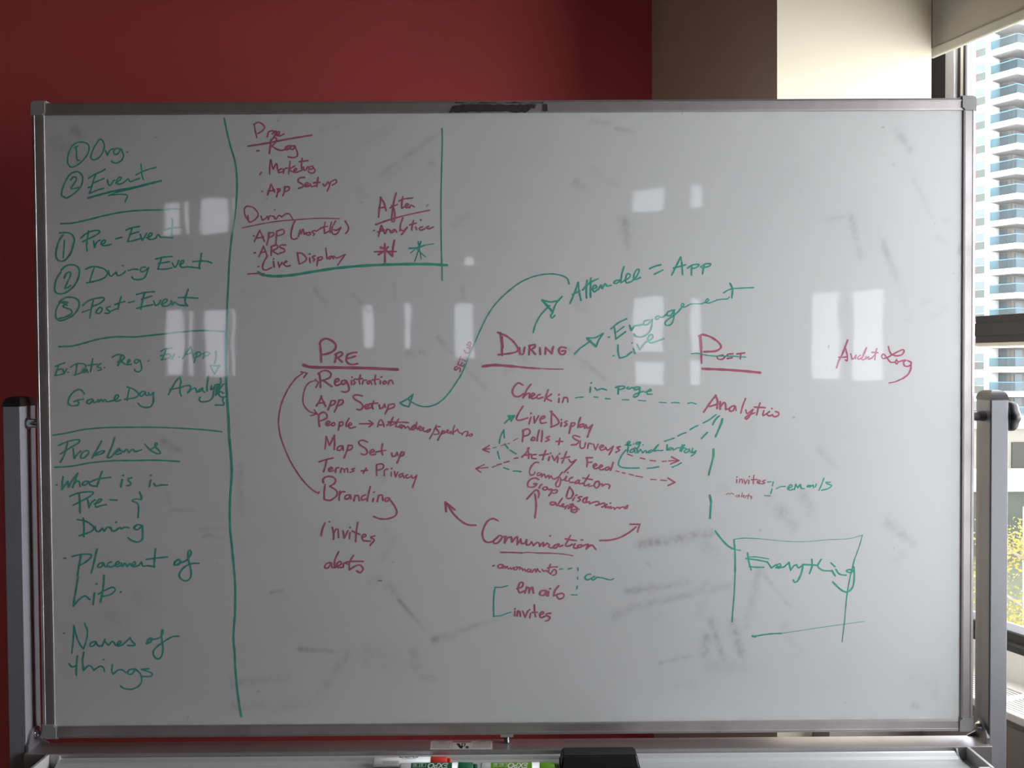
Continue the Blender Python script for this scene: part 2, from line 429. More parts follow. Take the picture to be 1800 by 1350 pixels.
 '345,688 337,760 335,842;278,748 300,775 342,763;395,658 385,720 393,802;393,802 430,765 455,773 472,802;472,802 520,770 550,783 556,812;547,719 553,717;620,758 615,800 625,832;625,832 665,800 700,800 722,820;722,820 748,812;792,790 750,800 743,830 775,830 802,792;802,792 840,830 852,880 830,925 770,952 710,945 683,925;907,790 848,793 900,810 937,830 920,850 848,850'),
# ---- upper middle box, red and green
('handwritten_word', 'red handwriting reading Pre underlined, at the top of the board', 'p', 3.4, 'E',
 '212,125 220,180 232,234;208,130 245,112 285,135 294,155 270,185 238,202;315,227 325,190 352,180 372,187;352,205 388,183 362,240;385,217 407,205 412,187 395,190 390,215 415,220 447,205;w4:162,302 300,280 480,245 665,215'),
('handwritten_word', 'red handwriting reading Reg, with a bullet dot', 'p', 3.6, 'E',
 '232,338 250,337;345,250 340,300 332,359;340,265 365,235 387,240 380,270 345,307;350,300 390,325 430,335 472,318;490,297 460,310 460,330 485,325 502,297;532,300 505,300 500,325 522,325 532,300;532,300 552,350 550,380 520,392 478,385'),
('handwritten_word', 'red handwriting reading Marketing, with a bullet dot', 'p', 3.4, 'E',
 '268,508 254,527;340,410 334,460 333,522;345,412 355,470 362,482;362,482 387,438 395,480 402,512;427,480 407,490 405,510 432,503;440,483 442,512;442,512 452,480 475,475;495,424 490,470 483,522;532,458 490,487 528,510;528,500 548,485 540,475 525,490 535,510 590,492;590,398 585,450 590,492;568,425 637,415;600,468 605,492;605,492 622,490 635,463 650,482;675,460 650,465 645,487 672,480;672,462 692,490 685,510 660,515 638,500'),
('handwritten_word', 'red handwriting reading App Set up, in the upper box', 'p', 3.4, 'E',
 '270,658 277,660;345,603 330,650 318,687;345,603 360,635 373,667;323,657 373,650;402,640 397,670 388,702;393,642 415,638 414,657 398,667;455,620 450,660 438,694;448,627 487,623 487,647 453,662;610,548 570,555 558,580 590,600 602,620 562,636;615,612 640,600 630,590 615,600 620,622 660,610;655,600 665,622 705,612;717,548 710,600 707,622;680,592 732,587;755,600 770,617 797,583;797,583 803,600;815,583 805,620 788,657;818,582 857,565 860,590 828,610'),
('handwritten_word', 'red handwriting reading During underlined, in the upper box', 'p', 3.2, 'E',
 '160,850 165,885;163,888 140,850 133,800 150,778 200,785 235,820 242,850 220,880 175,902 158,862;265,855 275,887;275,887 300,875 317,853;317,853 323,882;323,882 335,853 370,858;370,858 375,878 390,872;370,806 376,803;390,872 407,848 428,862;428,862 465,835 492,840 517,882;w2.6:118,948 250,920 400,895 560,882 720,872 885,875'),
('handwritten_word', 'red handwriting reading App (mostly)', 'p', 3.3, 'E',
 '203,1008 212,1013;255,968 235,1010 213,1057;255,968 275,1010 292,1054;226,1030 287,1020;330,983 325,1030 313,1082;325,990 360,985 367,1005 333,1022;390,973 387,1030 383,1077;388,975 440,960 447,990 420,1005 390,1012;535,890 515,940 503,1000 508,1030 530,1038 552,1030;'
 '563,1017 575,963;575,963 582,995;582,995 597,958 607,1000;607,1000 622,985;645,985 625,990 630,1005 657,1000 650,983;692,968 665,980 690,995 678,1007;772,903 765,950 768,992;700,975 750,945 792,935;768,992 800,975;822,903 812,950 812,985;855,893 830,940 825,985;840,962 862,967 897,943;897,943 870,990 840,1000 828,985;930,893 957,940 950,975 933,993'),
('handwritten_word', 'red handwriting reading ARS, with a bullet dot', 'p', 3.4, 'E',
 '210,1146 220,1143;285,1093 270,1130 248,1177;285,1093 300,1130 310,1162;263,1145 303,1135;350,1093 347,1130 345,1167;343,1097 390,1083 397,1105 348,1132;352,1130 402,1157;462,1083 420,1085 413,1100 447,1115 452,1135 413,1149'),
('handwritten_word', 'red handwriting reading Live Display, in the upper box', 'p', 3.3, 'E',
 '240,1255 248,1253;317,1168 290,1215 278,1255 285,1278 310,1280 352,1260;365,1213 370,1257;364,1194 367,1192;400,1215 410,1257;410,1257 432,1220;440,1232 472,1215 460,1210 445,1235 470,1252 497,1245;555,1143 560,1190 570,1234;548,1145 590,1150 622,1180 622,1205 590,1225 568,1234;650,1185 655,1222;648,1156 653,1154;692,1168 670,1180 692,1195 680,1212;720,1180 715,1210 708,1247;715,1187 747,1175 747,1195 718,1207;777,1108 782,1150 787,1192;822,1170 800,1180 805,1195 832,1173;832,1173 838,1192;843,1170 862,1187 932,1157;932,1157 905,1195 873,1242'),
('drawn_line', 'thick green line under the upper box', 'g', 6.0, 'E',
 '242,1297 280,1320 380,1330 520,1320 700,1290 900,1262 1150,1243 1400,1235 1600,1235 1737,1243'),
('drawn_line', 'thin upright green line at the right of the upper box', 'g', 2.8, 'E', '1697,162 1700,260 1695,450 1690,700 1690,900 1692,1100 1697,1250 1700,1363'),
('drawn_line', 'short red line at the left end of the thick green line', 'p', 3.0, 'E', '160,1312 245,1308 292,1311'),
('handwritten_word', 'red handwriting reading After, underlined', 'p', 3.4, 'E',
 '1215,705 1205,780 1195,862;1210,705 1240,750 1255,812;1198,790 1247,785;1335,672 1318,740 1308,800 1300,870 1305,898 1320,895 1325,850 1318,800 1300,772;1285,790 1345,762;1387,700 1380,750 1380,792;1355,735 1400,718 1466,711;1380,792 1402,780;1402,780 1432,765 1420,755 1405,770 1415,790 1442,780;1440,790 1452,768 1477,782;w4:1172,922 1260,890 1380,855;w2.8:1380,855 1500,828 1600,808'),
('handwritten_word', 'red handwriting reading Analytics in the upper box', 'p', 3.3, 'E',
 '1155,969 1164,967;1215,930 1205,970 1193,1017;1220,930 1232,960 1242,992;1188,980 1243,965;1205,960 1230,955;1250,992 1262,958;1262,958 1282,963 1292,987;1322,958 1300,970 1305,985 1328,962;1328,962 1338,982;1387,868 1370,920 1365,972;1370,958 1390,972 1422,942;1422,942 1400,975 1378,1000;1472,888 1460,940 1458,967;1440,925 1492,910;1490,940 1497,962;1526,887 1532,884;1542,940 1515,950 1530,967 1562,955;1592,935 1570,945 1592,955 1630,940'),
('drawn_star', 'small dark red star drawn under Analytics', 'p', 3.8, 'E', '1163,1137 1230,1135 1335,1135;1245,1073 1247,1150 1247,1222;1213,1098 1250,1120 1305,1170;1195,1160 1240,1130 1272,1098;1322,1046 1310,1110 1305,1172;1212,1108 1255,1110'),
('drawn_star', 'small green star drawn beside the red star', 'g', 3.6, 'E', '1435,1110 1500,1105 1560,1085;w2.4:1560,1085 1632,1073;1448,1147 1482,1118;1532,1055 1515,1110 1500,1160 1480,1214;1508,1055 1520,1120 1532,1192;1498,1115 1535,1150 1567,1176;1525,1055 1512,1100'),
# ---- PRE column
('handwritten_word', 'red heading PRE, underlined', 'p', 4.8, 'F',
 '372,198 378,260 383,342;368,200 390,168 430,160 480,185 498,215 485,250 440,275 385,287;w4.2:500,282 498,310 491,343;493,284 535,263 552,280 530,300 503,312;512,310 547,343;592,282 580,320 592,350 625,364 668,357;588,286 625,272 662,267;586,316 620,308 652,297;w6.5:242,368 300,384 500,388 740,392 985,403'),
('handwritten_word', 'red handwriting reading Registration', 'p', 3.7, 'F',
 '370,440 375,490 378,542;358,437 390,415 430,413 460,435 452,465 410,485 378,492;398,487 430,510 467,537;488,507 522,490 515,475 495,485 490,515 505,530 537,515;577,490 550,490 543,515 565,520 582,493;582,493 602,540 600,570 570,582 546,577;620,490 621,522;623,464 627,461;652,478 635,490 652,505 638,520;692,448 682,490 687,517;663,481 707,475;708,517 717,488 737,487;767,490 745,500 750,518 775,497;775,497 780,520;812,448 805,490 812,520;783,486 837,479;850,490 850,517;856,464 860,461;887,493 868,507 880,520 897,505 887,493;912,520 922,490 942,490 950,517'),
('handwritten_word', 'red handwriting reading App Set up beside the green arrowhead', 'p', 3.8, 'F',
 '385,613 370,650 343,692;380,613 395,650 417,694;353,672 407,662;460,655 450,690 436,722;458,652 492,650 487,675 453,690;522,650 505,700 486,740;520,647 554,645 547,675 508,692;707,612 660,603 633,615 650,640 700,670 712,700 690,722 663,717;725,702 757,690 745,680 725,690 732,714 785,700;797,653 785,690 792,714;763,676 827,668;840,683 847,712;847,712 870,705 882,678;882,678 888,700;917,680 905,720 888,754;913,683 957,675 957,700 913,717'),
('handwritten_word', 'red handwriting reading People with a short arrow', 'p', 3.7, 'F',
 '365,758 362,800 370,854;358,762 400,740 427,760 422,790 368,812;420,837 452,820 440,810 422,820 425,847 457,838;477,825 460,835 475,850 492,832 477,823;525,818 522,850 516,884;525,822 552,818 550,842 523,852;602,788 580,830 577,852;577,852 622,838 610,823 595,845 610,867 652,857;w3.2:683,832 792,832;760,807 793,832;793,832 760,857'),
('handwritten_word', 'red handwriting reading Attendees/Spectators', 'p', 3.3, 'Q',
 '125,228 145,150 175,112 210,160 227,228;148,200 227,195;272,208 330,150 372,75;372,75 340,160 322,212;322,212 420,160 457,102;457,102 430,170 410,222;292,150 400,152 520,155 617,162;410,222 470,232 522,205 490,192 470,220 500,252;500,252 542,203 560,252;560,252 602,223 640,272;640,272 660,272 712,198;712,198 670,230 660,272 700,270 730,215 745,155;745,155 735,240 760,267;760,267 812,245 800,218 770,240 800,287 850,262;850,262 862,238 835,248 850,292 880,302;880,302 952,263 962,270 940,302 908,315;w2.4:1057,198 1010,310 948,422;w3:1118,225 1060,225 1050,250 1090,300 1090,340 1018,347;1155,288 1110,380 1078,442;1140,312 1182,290 1182,320 1128,347;1182,325 1230,300 1252,285 1225,275 1215,310 1250,327 1292,300;1292,300 1260,310 1280,332 1312,322;1342,208 1320,280 1320,347;1330,312 1392,265;1385,275 1420,322;1420,322 1450,330 1460,352;1460,352 1490,310 1530,300 1557,310 1540,350 1523,377;1523,377 1570,355 1612,338 1627,350 1600,377 1578,372'),
('handwritten_word', 'red handwriting reading Map Set up', 'p', 3.7, 'F',
 '420,933 418,980 411,1032;422,933 447,1002;447,1002 487,923;487,923 488,980 485,1037;542,1005 515,1015 508,1040 535,1040 552,1008;552,1008 556,1042;597,1005 580,1060 563,1102;593,1003 627,1005 622,1030 583,1047;747,976 705,962 678,975 690,1000 735,1030 747,1060 725,1078 698,1070;765,1062 802,1050 790,1035 770,1050 775,1078 812,1072;867,993 860,1040 867,1077;813,1056 870,1045 892,1042;940,1063 945,1092;945,1092 970,1085 982,1058;982,1058 988,1082;1017,1055 1000,1100 983,1142;1013,1058 1037,1055 1032,1080 1003,1092'),
('handwritten_word', 'red handwriting reading Terms + Privacy', 'p', 3.5, 'F',
 '366,1133 420,1115 477,1103;425,1115 415,1170 401,1212;440,1197 472,1185 460,1175 442,1190 450,1210 482,1200;495,1217 502,1183 522,1180;535,1217 542,1183;542,1187 562,1193 567,1214;565,1195 587,1185 592,1217;647,1185 620,1190 642,1205 608,1217;698,1205 747,1200;737,1183 713,1224;820,1155 818,1200 820,1242;818,1157 855,1148 877,1165 860,1190 823,1200;880,1242 882,1200 907,1190;935,1215 935,1247;936,1187 940,1184;960,1210 970,1252;970,1252 987,1215;1027,1225 1000,1235 1003,1257 1028,1238;1028,1238 1037,1260;1067,1235 1048,1245 1060,1262 1092,1250;1095,1240 1105,1264 1137,1240;1137,1240 1120,1290 1104,1337'),
('drawn_arrow', 'small red two-headed curved arrow at the left of App Set up', 'p', 2.8, 'F', '335,490 285,508 255,550 240,610 238,660 255,700 290,735 345,752;335,478 360,507;360,507 340,546;325,720 350,752;350,752 298,769'),
('drawn_arrow', 'long curved red arrow from Branding up to the PRE underline', 'p', 2.8, 'F', '240,428 180,475 125,550 80,640 52,740 45,830 60,930 95,1030 140,1130 200,1228 260,1305 320,1360 362,1382;220,420 272,432;272,432 244,467;362,1382 366,1368'),
('handwritten_word', 'red handwriting reading Branding', 'p', 3.9, 'G',
 '400,217 398,190 425,170 470,172 495,195 485,225 450,247;412,233 405,290 405,347;450,247 495,275 510,305 490,335 450,358 403,350;530,285 525,320 522,357;525,317 545,290 567,290;607,315 575,320 568,345 595,345 612,316;612,316 617,347;640,362 650,320;650,322 674,320 682,360;732,315 705,325 703,355 735,345;770,248 755,310 745,362;795,343 790,367;797,294 803,292;825,367 837,318;835,322 862,315 870,357;917,340 890,340 890,367 912,360 922,340;920,345 960,400 980,450 960,485 900,505 840,502 796,485'),
('handwritten_word', 'red handwriting reading invites under Branding', 'p', 3.5, 'G',
 'w4:412,538 390,590 383,637;w3:442,527 449,527;w3.5:470,570 480,620 480,667;478,625 500,585 515,590 520,652;555,600 565,657;565,657 592,598;610,613 604,662;608,573 612,571;672,533 660,610 655,684;628,601 687,627;705,652 737,640 725,625 705,640 715,674 770,680;807,638 775,650 802,672 768,714'),
('handwritten_word', 'red handwriting reading alerts under the left invites', 'p', 3.8, 'G',
 '452,850 420,860 408,890 435,892 462,853;462,853 467,892 490,880;520,763 490,830 487,892;487,892 542,860 530,840 505,860 510,888 555,887;555,887 562,853 590,862;637,793 605,850 605,907;578,846 640,840 712,840;605,907 642,883 682,868 707,885 712,905 690,930 663,915'),
('drawn_mark', 'tiny red dash below the left alerts', 'p', 3.0, 'G', '833,992 860,994'),
('drawn_arrow', 'red arrow from Communication up to the left', 'p', 4.2, 'G', '1605,555 1540,550 1480,515 1430,465 1395,415 1365,372;1364,372 1371,447;1364,372 1438,432'),
('handwritten_word', 'small slanted red capitals reading SET UP along the green curve', 'p', 3.0, 'O',
 '458,1050 400,1060 375,1130 410,1172 460,1120 520,1080 560,1120 572,1180 545,1228;470,975 565,1012 665,1040;470,978 520,892;565,1010 630,915;665,1038 692,968;582,703 535,845;560,780 650,815 742,862;705,495 740,570 810,595 870,570 895,500 880,440 805,395;788,315 870,350 938,408;800,315 830,250 890,215 930,260 905,345'),
('drawn_arrow', 'long green curve from Attendee down to App Set up', 'g', 3.0, 'H',
 '993,267 980,225 935,200 860,187 780,192 690,215 600,258 500,335 410,425 350,510 300,610 250,720 215,800 180,890 140,980 90,1060 40,1130 0,1175 -60,1218 -130,1237 -190,1230 -255,1200;w3.6:-345,1207 -295,1180 -242,1140;-242,1140 -260,1190 -275,1238;-275,1238 -310,1228 -345,1207;-260,1195 -278,1178'),
# ---- DURING column
('handwritten_word', 'red heading DURING, underlined', 'p', 4.4, 'H',
 '447,652 460,740 462,832;w3:465,680 470,770;w4.2:428,650 500,680 560,730 590,780 580,800 530,815 433,826;600,770 605,822;605,822 630,820 642,768;682,750 675,827;676,757 722,745 722,765 688,787;693,785 727,822;762,770 765,824;805,822 808,768;808,768 855,817;855,817 867,763;967,772 930,765 912,790 925,822 955,820 964,795 933,797;w6:308,918 400,908 550,918;w4.5:550,918 650,928 750,935;w2.4:750,935 850,939 945,940'),
('drawn_arrow', 'green arrow from DURING up to Attendee', 'g', 3.6, 'H', '708,652 725,590 755,530 790,485 838,438;778,394 840,408 900,400;w5:778,394 820,440 862,487;w3.6:862,487 890,420 937,366;865,490 848,515 855,537 880,515'),
('drawn_arrow', 'green arrow from DURING to Engagement', 'g', 3.4, 'H', '1035,822 1080,775 1130,740 1165,713;1133,694 1200,690 1262,657;w5:1135,696 1170,730 1205,760;w3.4:1207,762 1228,710 1262,657'),
('handwritten_word', 'green handwriting reading Attendee = App', 'g', 3.6, 'K',
 '165,298 140,370 99,467;165,298 170,360 187,442;118,396 177,365;235,283 230,350 231,422;265,263 262,330 263,417;198,361 260,300 322,270;262,360 312,335 295,320 278,345 290,374 322,353;322,357 347,318;347,318 357,347;357,347 377,308 390,327 427,322;492,280 460,285 443,305 470,305 497,283;527,173 510,230 500,302;500,302 562,265 577,240 555,230 540,265 545,302 585,293;585,293 627,250 647,198 625,200 605,240 610,277 657,260;728,191 770,172 817,160;763,236 800,218 834,200;975,98 945,160 904,242;975,98 985,160 990,237;918,186 1012,160;1062,165 1060,242;1028,186 1070,160 1120,158 1100,180 1058,192;1162,155 1148,232;1133,177 1170,152 1214,154 1197,172 1148,184'),
('handwritten_word', 'green handwriting reading Engagement, rising to the right', 'g', 3.4, 'K',
 '404,733 412,731;423,667 480,620 547,587;450,650 458,700 462,747;w3:468,692 527,648;w3.5:462,747 540,688;570,638 585,677;585,677 612,643 637,640 680,630;727,595 690,605 683,635 715,630 750,592;750,592 745,650 720,700 670,730 620,725 608,708;802,563 775,575 785,592 812,573;812,573 832,575 860,553;907,518 870,535 868,560 895,560 924,516;924,516 918,590 900,630 865,640 850,620 870,595 940,545 987,493;w2.8:987,493 1002,475 985,465 980,492 1005,495 1052,470;1052,470 1080,468 1140,468 1167,455;1165,462 1197,440 1185,428 1170,455 1200,462 1262,438;1262,438 1300,432 1345,430 1360,412;w3.8:1365,307 1385,350 1380,422;w3:1313,381 1370,352 1440,345 1552,340'),
('handwritten_word', 'green handwriting reading Live under Engagement', 'g', 3.5, 'K',
 '438,881 446,879;480,793 480,850 492,897;492,897 540,885 587,850;602,823 615,862;588,779 593,777;630,788 650,832;650,832 692,778;692,777 752,740 752,712 725,720 715,755 740,777 842,744'),
('handwritten_word', 'green handwriting reading in page', 'g', 3.5, 'K',
 '262,1128 258,1167;264,1096 269,1093;297,1133 312,1152;312,1152 350,1140 388,1150;485,1120 480,1182;458,1131 490,1120 532,1122 525,1137 493,1147;562,1125 545,1135 565,1142 587,1130;587,1130 612,1135;642,1125 610,1130 610,1150 642,1140 652,1128;652,1128 650,1170 630,1200 600,1205 610,1185 680,1160;688,1167 742,1155 735,1143 710,1160 710,1182 748,1182'),
('drawn_line', 'dashed green line from Check in to Analytics', 'g', 2.8, 'K', '142,1213 170,1207 202,1206;288,1205 320,1207;378,1218 417,1220;510,1228 535,1226 564,1229;640,1232 697,1236;806,1248 860,1250;900,1251 930,1249 964,1252;1030,1256 1060,1250 1097,1261'),
('handwritten_word', 'red heading POST struck through by a green line and underlined', 'p', 4.6, 'K',
 'w6:1128,722 1136,820;w4.6:1136,820 1140,937;1117,723 1150,712 1220,735 1280,780 1292,815 1250,842 1158,848;w3.6:1262,882 1268,903 1300,908 1324,890;1275,880 1308,874;1387,863 1345,868 1343,880;1383,894 1343,901;1418,865 1480,857;1450,865 1446,902;w5.5:1145,982 1300,988 1450,998 1603,1013'),
('drawn_line', 'thin green line through the word POST', 'g', 2.6, 'K', '1058,863 1110,860 1180,875 1260,882 1380,882 1488,890'),
('handwritten_word', 'red handwriting reading Check in', 'p', 3.8, 'I',
 '537,166 500,150 465,185 455,225 475,255 510,255 542,233;600,160 570,200 540,267;542,260 577,230 590,235 590,267;595,260 632,240 615,230 600,250 612,274 645,262;672,240 650,250 653,274 695,262;737,203 720,250 707,294;762,238 715,270;715,270 762,292;822,270 820,302;819,244 823,241;850,302 862,263;860,268 887,265 892,300'),
('handwritten_word', 'red handwriting reading Live Display under Check in', 'p', 3.8, 'I',
 '537,333 505,385 485,430 495,445 530,440 577,425;600,420 585,472;598,391 603,388;625,415 627,467;627,467 662,408;670,442 712,420 700,410 675,430 680,467 722,462;765,373 762,440 765,497;753,374 800,420 822,460 800,482 758,498;842,463 838,492;839,441 842,439;887,450 865,460 887,475 866,492;922,465 912,510 903,547;918,468 947,465 942,485 913,494;992,423 978,470 972,502;1017,475 990,480 988,502 1020,487;1020,487 1027,507;1035,480 1050,507 1088,480;1088,480 1065,530 1048,577'),
('handwritten_word', 'red handwriting reading Polls + Surveys', 'p', 3.6, 'I',
 '540,520 540,560 533,612;536,527 575,512 594,535 580,560 543,572;617,580 603,600 625,604 632,582 615,578;667,523 655,570 650,607;692,528 690,570 684,612;747,573 720,582 747,598 716,612;800,612 852,612;830,588 820,637;987,577 945,565 928,575 950,595 977,610 962,635 918,640;990,608 990,660 1020,662 1032,623;1048,667 1057,628 1082,632;1095,633 1110,677;1110,677 1132,633;1143,662 1177,650 1165,640 1145,655 1155,682 1185,672;1190,658 1207,682 1252,650;1252,650 1235,690 1218,717;1307,653 1280,660 1302,680 1272,698'),
('handwritten_word', 'red handwriting reading Activity Feed', 'p', 3.6, 'I',
 '585,662 565,700 528,737;575,664 582,710 582,747;543,722 602,714;642,715 610,720 608,745 642,748;717,683 705,720 693,757;668,721 737,711;747,733 740,762;754,707 758,704;767,723 787,762;787,762 812,725;817,738 810,777;824,712 828,709;882,692 865,740 848,782;838,747 907,733;900,753 920,777 957,757;957,757 920,800 863,857;1045,738 1047,780 1043,812;1038,741 1087,740;1045,780 1082,775;1095,812 1122,800 1110,788 1095,805 1105,827 1135,820;1138,822 1167,808 1155,798 1140,815 1150,837 1185,828;1217,815 1190,820 1193,840 1225,825;1252,778 1240,820 1228,842'),
('handwritten_word', 'red handwriting reading Gamification', 'p', 3.4, 'R',
 '242,-154 185,-152 125,-85 97,-10 105,35 135,47 172,28 182,-5;250,8 218,20 223,52 262,45 287,18;287,18 292,72;285,72 332,30 350,87;350,87 402,48 407,97;407,97 442,58 462,102 492,110;492,110 560,70 612,2;577,52 545,130 513,190 530,232 572,215 592,140 588,90;588,125 650,117 684,68;684,68 660,132 702,140;700,6 706,3;782,80 728,110 738,162 785,158;872,123 830,150 808,175 860,172 892,128;892,128 880,182 942,175;1042,43 1000,110 965,170 970,217 1022,200;938,90 1010,105 1092,118;1042,188 1033,225 1092,213;1192,140 1140,160 1123,220 1160,252 1202,210 1202,160 1180,143;1208,200 1252,183 1247,222;1247,220 1300,190 1350,195 1372,220 1354,257'),
('handwritten_word', 'red handwriting reading Group Discussions', 'p', 3.5, 'R',
 '247,117 190,92 120,110 73,170 73,225 120,237 180,227 217,185 195,178 165,186;253,252 277,203 297,193;372,233 320,240 308,270 350,282 382,253;382,253 402,277 442,268;452,268 440,330 403,377;448,290 520,278 542,295 510,332 438,325;737,233 705,310 683,392;735,233 785,310 787,360 750,412 698,415;807,403 788,447;828,372 852,360;927,387 890,390 858,400 890,420 902,442 858,462;w4:1012,395 960,420 938,460 980,484 1012,400;w3.5:985,482 1052,468 1040,502 1102,478;1102,478 1170,463 1202,480 1170,520 1143,525;1143,525 1230,502 1282,488 1292,510 1260,547 1238,552;1238,552 1292,530 1322,508;1322,508 1290,562 1342,545;1374,492 1382,488;1342,568 1392,540 1375,575 1432,558 1442,587;1442,587 1492,553 1520,572;1520,572 1572,548 1602,560 1652,523;1652,523 1640,572 1598,572'),
('handwritten_word', 'red handwriting reading alerts under Discussions', 'p', 3.5, 'R',
 '502,475 440,475 428,510 480,517 512,483;512,483 532,527;617,413 570,480 548,522 590,537;590,537 642,510 630,498 600,530 640,547 665,540;660,582 692,528 722,540;772,498 740,560 708,572;792,508 770,560 758,602;738,510 800,530 882,592;768,602 830,588 852,610 820,637 770,627 758,600'),
('drawn_arrow', 'red arrow from Communication straight up to Group', 'p', 3.9, 'R', '58,427 130,345 200,280 240,300 252,345 238,402;185,345 205,480 200,600 185,722'),
('drawn_arrow', 'dashed red arrow pointing left from Polls', 'p', 2.6, 'I', 'w1.6:497,587 463,606;w1.8:432,625 415,632;402,632 363,646;327,657 298,663;w3:275,670 225,675;271,644 221,676;221,676 271,696'),
('drawn_arrow', 'dashed red arrow pointing left from Activity', 'p', 3.2, 'I', '497,742 468,746;427,769 388,779;367,789 333,798;w2.4:322,807 293,816;w2.8:262,817 166,826;232,794 163,826;163,826 202,856'),
('drawn_arrow', 'dashed green arrows looping up from Gamification to Live Display', 'g', 3.3, 'I', '390,469 430,432 468,410;418,410 470,407;470,407 444,452;424,414 440,445;w4.5:425,415 450,428;w3.2:350,627 355,590 367,558 387,522;386,520 390,584;392,633 419,665;436,680 482,710;337,690 352,750;386,819 424,833;460,846 490,846 522,851'),
('drawn_arrow', 'dashed red arrow pointing right below launch button', 'p', 2.7, 'I', '1364,712 1402,726;1464,742 1502,751;1543,762 1587,766;1638,770 1672,768;1688,766 1765,762;w3.2:1711,733 1770,764;1770,764 1703,791'),
('drawn_arrow', 'dashed red arrow pointing right from Feed', 'p', 2.6, 'I', '1273,845 1297,851;1323,858 1344,863;1376,870 1412,879;1428,884 1482,894;1546,912 1592,914;1626,918 1672,921;w3.2:1684,901 1740,935;1740,935 1686,961'),
# ---- right half
('handwritten_word', 'small green handwriting reading e.g. launch button', 'g', 3.0, 'T',
 '108,212 180,190 212,150 190,128 160,160 160,217 232,208;283,189 290,186;422,145 360,150 328,185 370,187 432,153;432,153 400,230 368,282;476,206 492,200;175,248 158,362;302,278 230,310 208,350 250,362 312,328;300,288 322,372;318,258 360,300 370,372;370,372 432,298;432,298 480,372;480,372 542,318 562,372;662,308 600,340 598,372 652,355;652,360 740,280 812,198;812,198 740,300 718,337;718,337 800,318 840,327 902,318;995,203 1000,312;1000,310 1062,258 1092,280 1050,312 988,310;1110,268 1130,312;1130,312 1192,278;1312,203 1260,332;1362,203 1288,347;1188,270 1290,260 1382,280;1330,210 1275,335;1402,298 1350,340 1380,372 1442,340 1452,300 1398,293;1460,288 1482,362;1532,273 1510,372;1510,372 1550,362 1602,328;1602,328 1570,390 1498,442'),
('drawn_line', 'green bracket curving under launch button with dashes', 'g', 3.2, 'L', '92,680 60,720 38,765 33,795 55,815 100,822 197,822;260,825 305,820 352,812;w2.8:456,816 495,800 530,781'),
('drawn_line', 'dashed green lines fanning down from Analytics', 'g', 3.0, 'L', '396,611 472,586;503,569 535,552 567,542;598,519 630,500 660,486;700,467 745,445 804,400;w3.6:778,480 800,440 830,410;690,589 735,541;w4:855,433 848,470;w3.6:848,470 825,520 802,574;w4.4:785,673 785,730;w3.6:785,730 770,790 747,876;w4.2:755,1038 767,1090;w3.8:767,1090 762,1150 758,1220'),
('handwritten_word', 'red handwriting reading Analytics under POST', 'p', 3.8, 'L',
 '805,248 770,290 707,380;800,245 817,290 812,352;753,336 822,314;838,298 838,357;838,340 867,303 880,315 882,360;882,360 915,350;947,328 915,345 913,372 940,367 957,333;957,333 962,367;1037,273 1015,330 1000,387;1040,363 1050,392 1097,358;1097,358 1070,410 1045,435 1033,425 1060,405 1110,385;1152,308 1135,360 1125,402;1108,340 1192,345;1182,368 1175,407 1215,385;1243,353 1247,351;1227,375 1205,395 1225,410 1252,400;1275,375 1300,385 1297,405 1270,417 1248,405'),
('handwritten_word', 'small red handwriting reading invites beside emails', 'p', 2.7, 'L',
 '968,913 967,937;967,894 970,892;988,937 994,910;992,914 1010,912 1013,940;1025,913 1035,947;1035,947 1052,915;1065,918 1062,947;1066,891 1070,889;1105,880 1100,915 1100,947;1083,915 1130,912;1130,937 1157,925 1140,916 1130,940 1157,945;1192,918 1168,928 1192,940 1168,948'),
('handwritten_word', 'faint tiny red handwriting reading alerts', 'p', 1.6, 'L',
 '883,1031 905,1020 912,1032 925,1020 944,1030;977,1035 958,1045 975,1052 987,1033;987,1033 990,1052;1012,1018 1005,1052;1013,1049 1032,1040 1018,1038 1025,1057;1035,1060 1042,1040;1064,1023 1055,1064;1043,1042 1077,1040;1090,1045 1073,1050 1090,1055 1078,1067'),
('handwritten_word', 'green handwriting reading emails with a dashed bracket', 'g', 2.6, 'L',
 '1210,933 1240,930;1258,930 1250,964;1248,988 1239,1022;1186,1040 1232,1043;w2.4:1280,986 1315,970 1352,967;w3:1372,987 1408,965 1395,955 1375,975 1385,997 1412,990;1425,992 1437,948;1435,955 1452,977;1452,977 1472,950 1478,982 1502,985;1557,960 1530,960 1523,970 1550,970 1572,956;1572,956 1577,977;1597,948 1590,972;1657,903 1640,950 1617,1000;1707,935 1670,935 1690,950 1720,960 1690,985 1638,998'),
('drawn_line', 'short green stroke running into the corner of the drawn box', 'g', 4.0, 'M', '258,375 300,430 350,485 392,514;w2.6:392,514 425,524 457,529'),
('drawn_box', 'thin green box drawn around Everything', 'g', 2.0, 'M', '410,440 480,432 600,435;w1.3:600,435 800,455 950,460 1150,445 1320,435 1420,408;w3.6:407,443 415,560 416,700;w2.6:416,700 408,880 398,1000 391,1095;w1.8:1422,408 1400,490 1360,600;w2.4:1360,600 1330,720 1305,850 1290,980;w1.8:1290,980 1280,1100 1262,1252;w4.5:553,1207 575,1211;w3:565,1208 680,1190 780,1185;w1.2:780,1185 950,1160 1150,1130 1438,1090'),
('handwritten_word', 'green handwriting reading Everything inside the drawn box', 'g', 3.5, 'M',
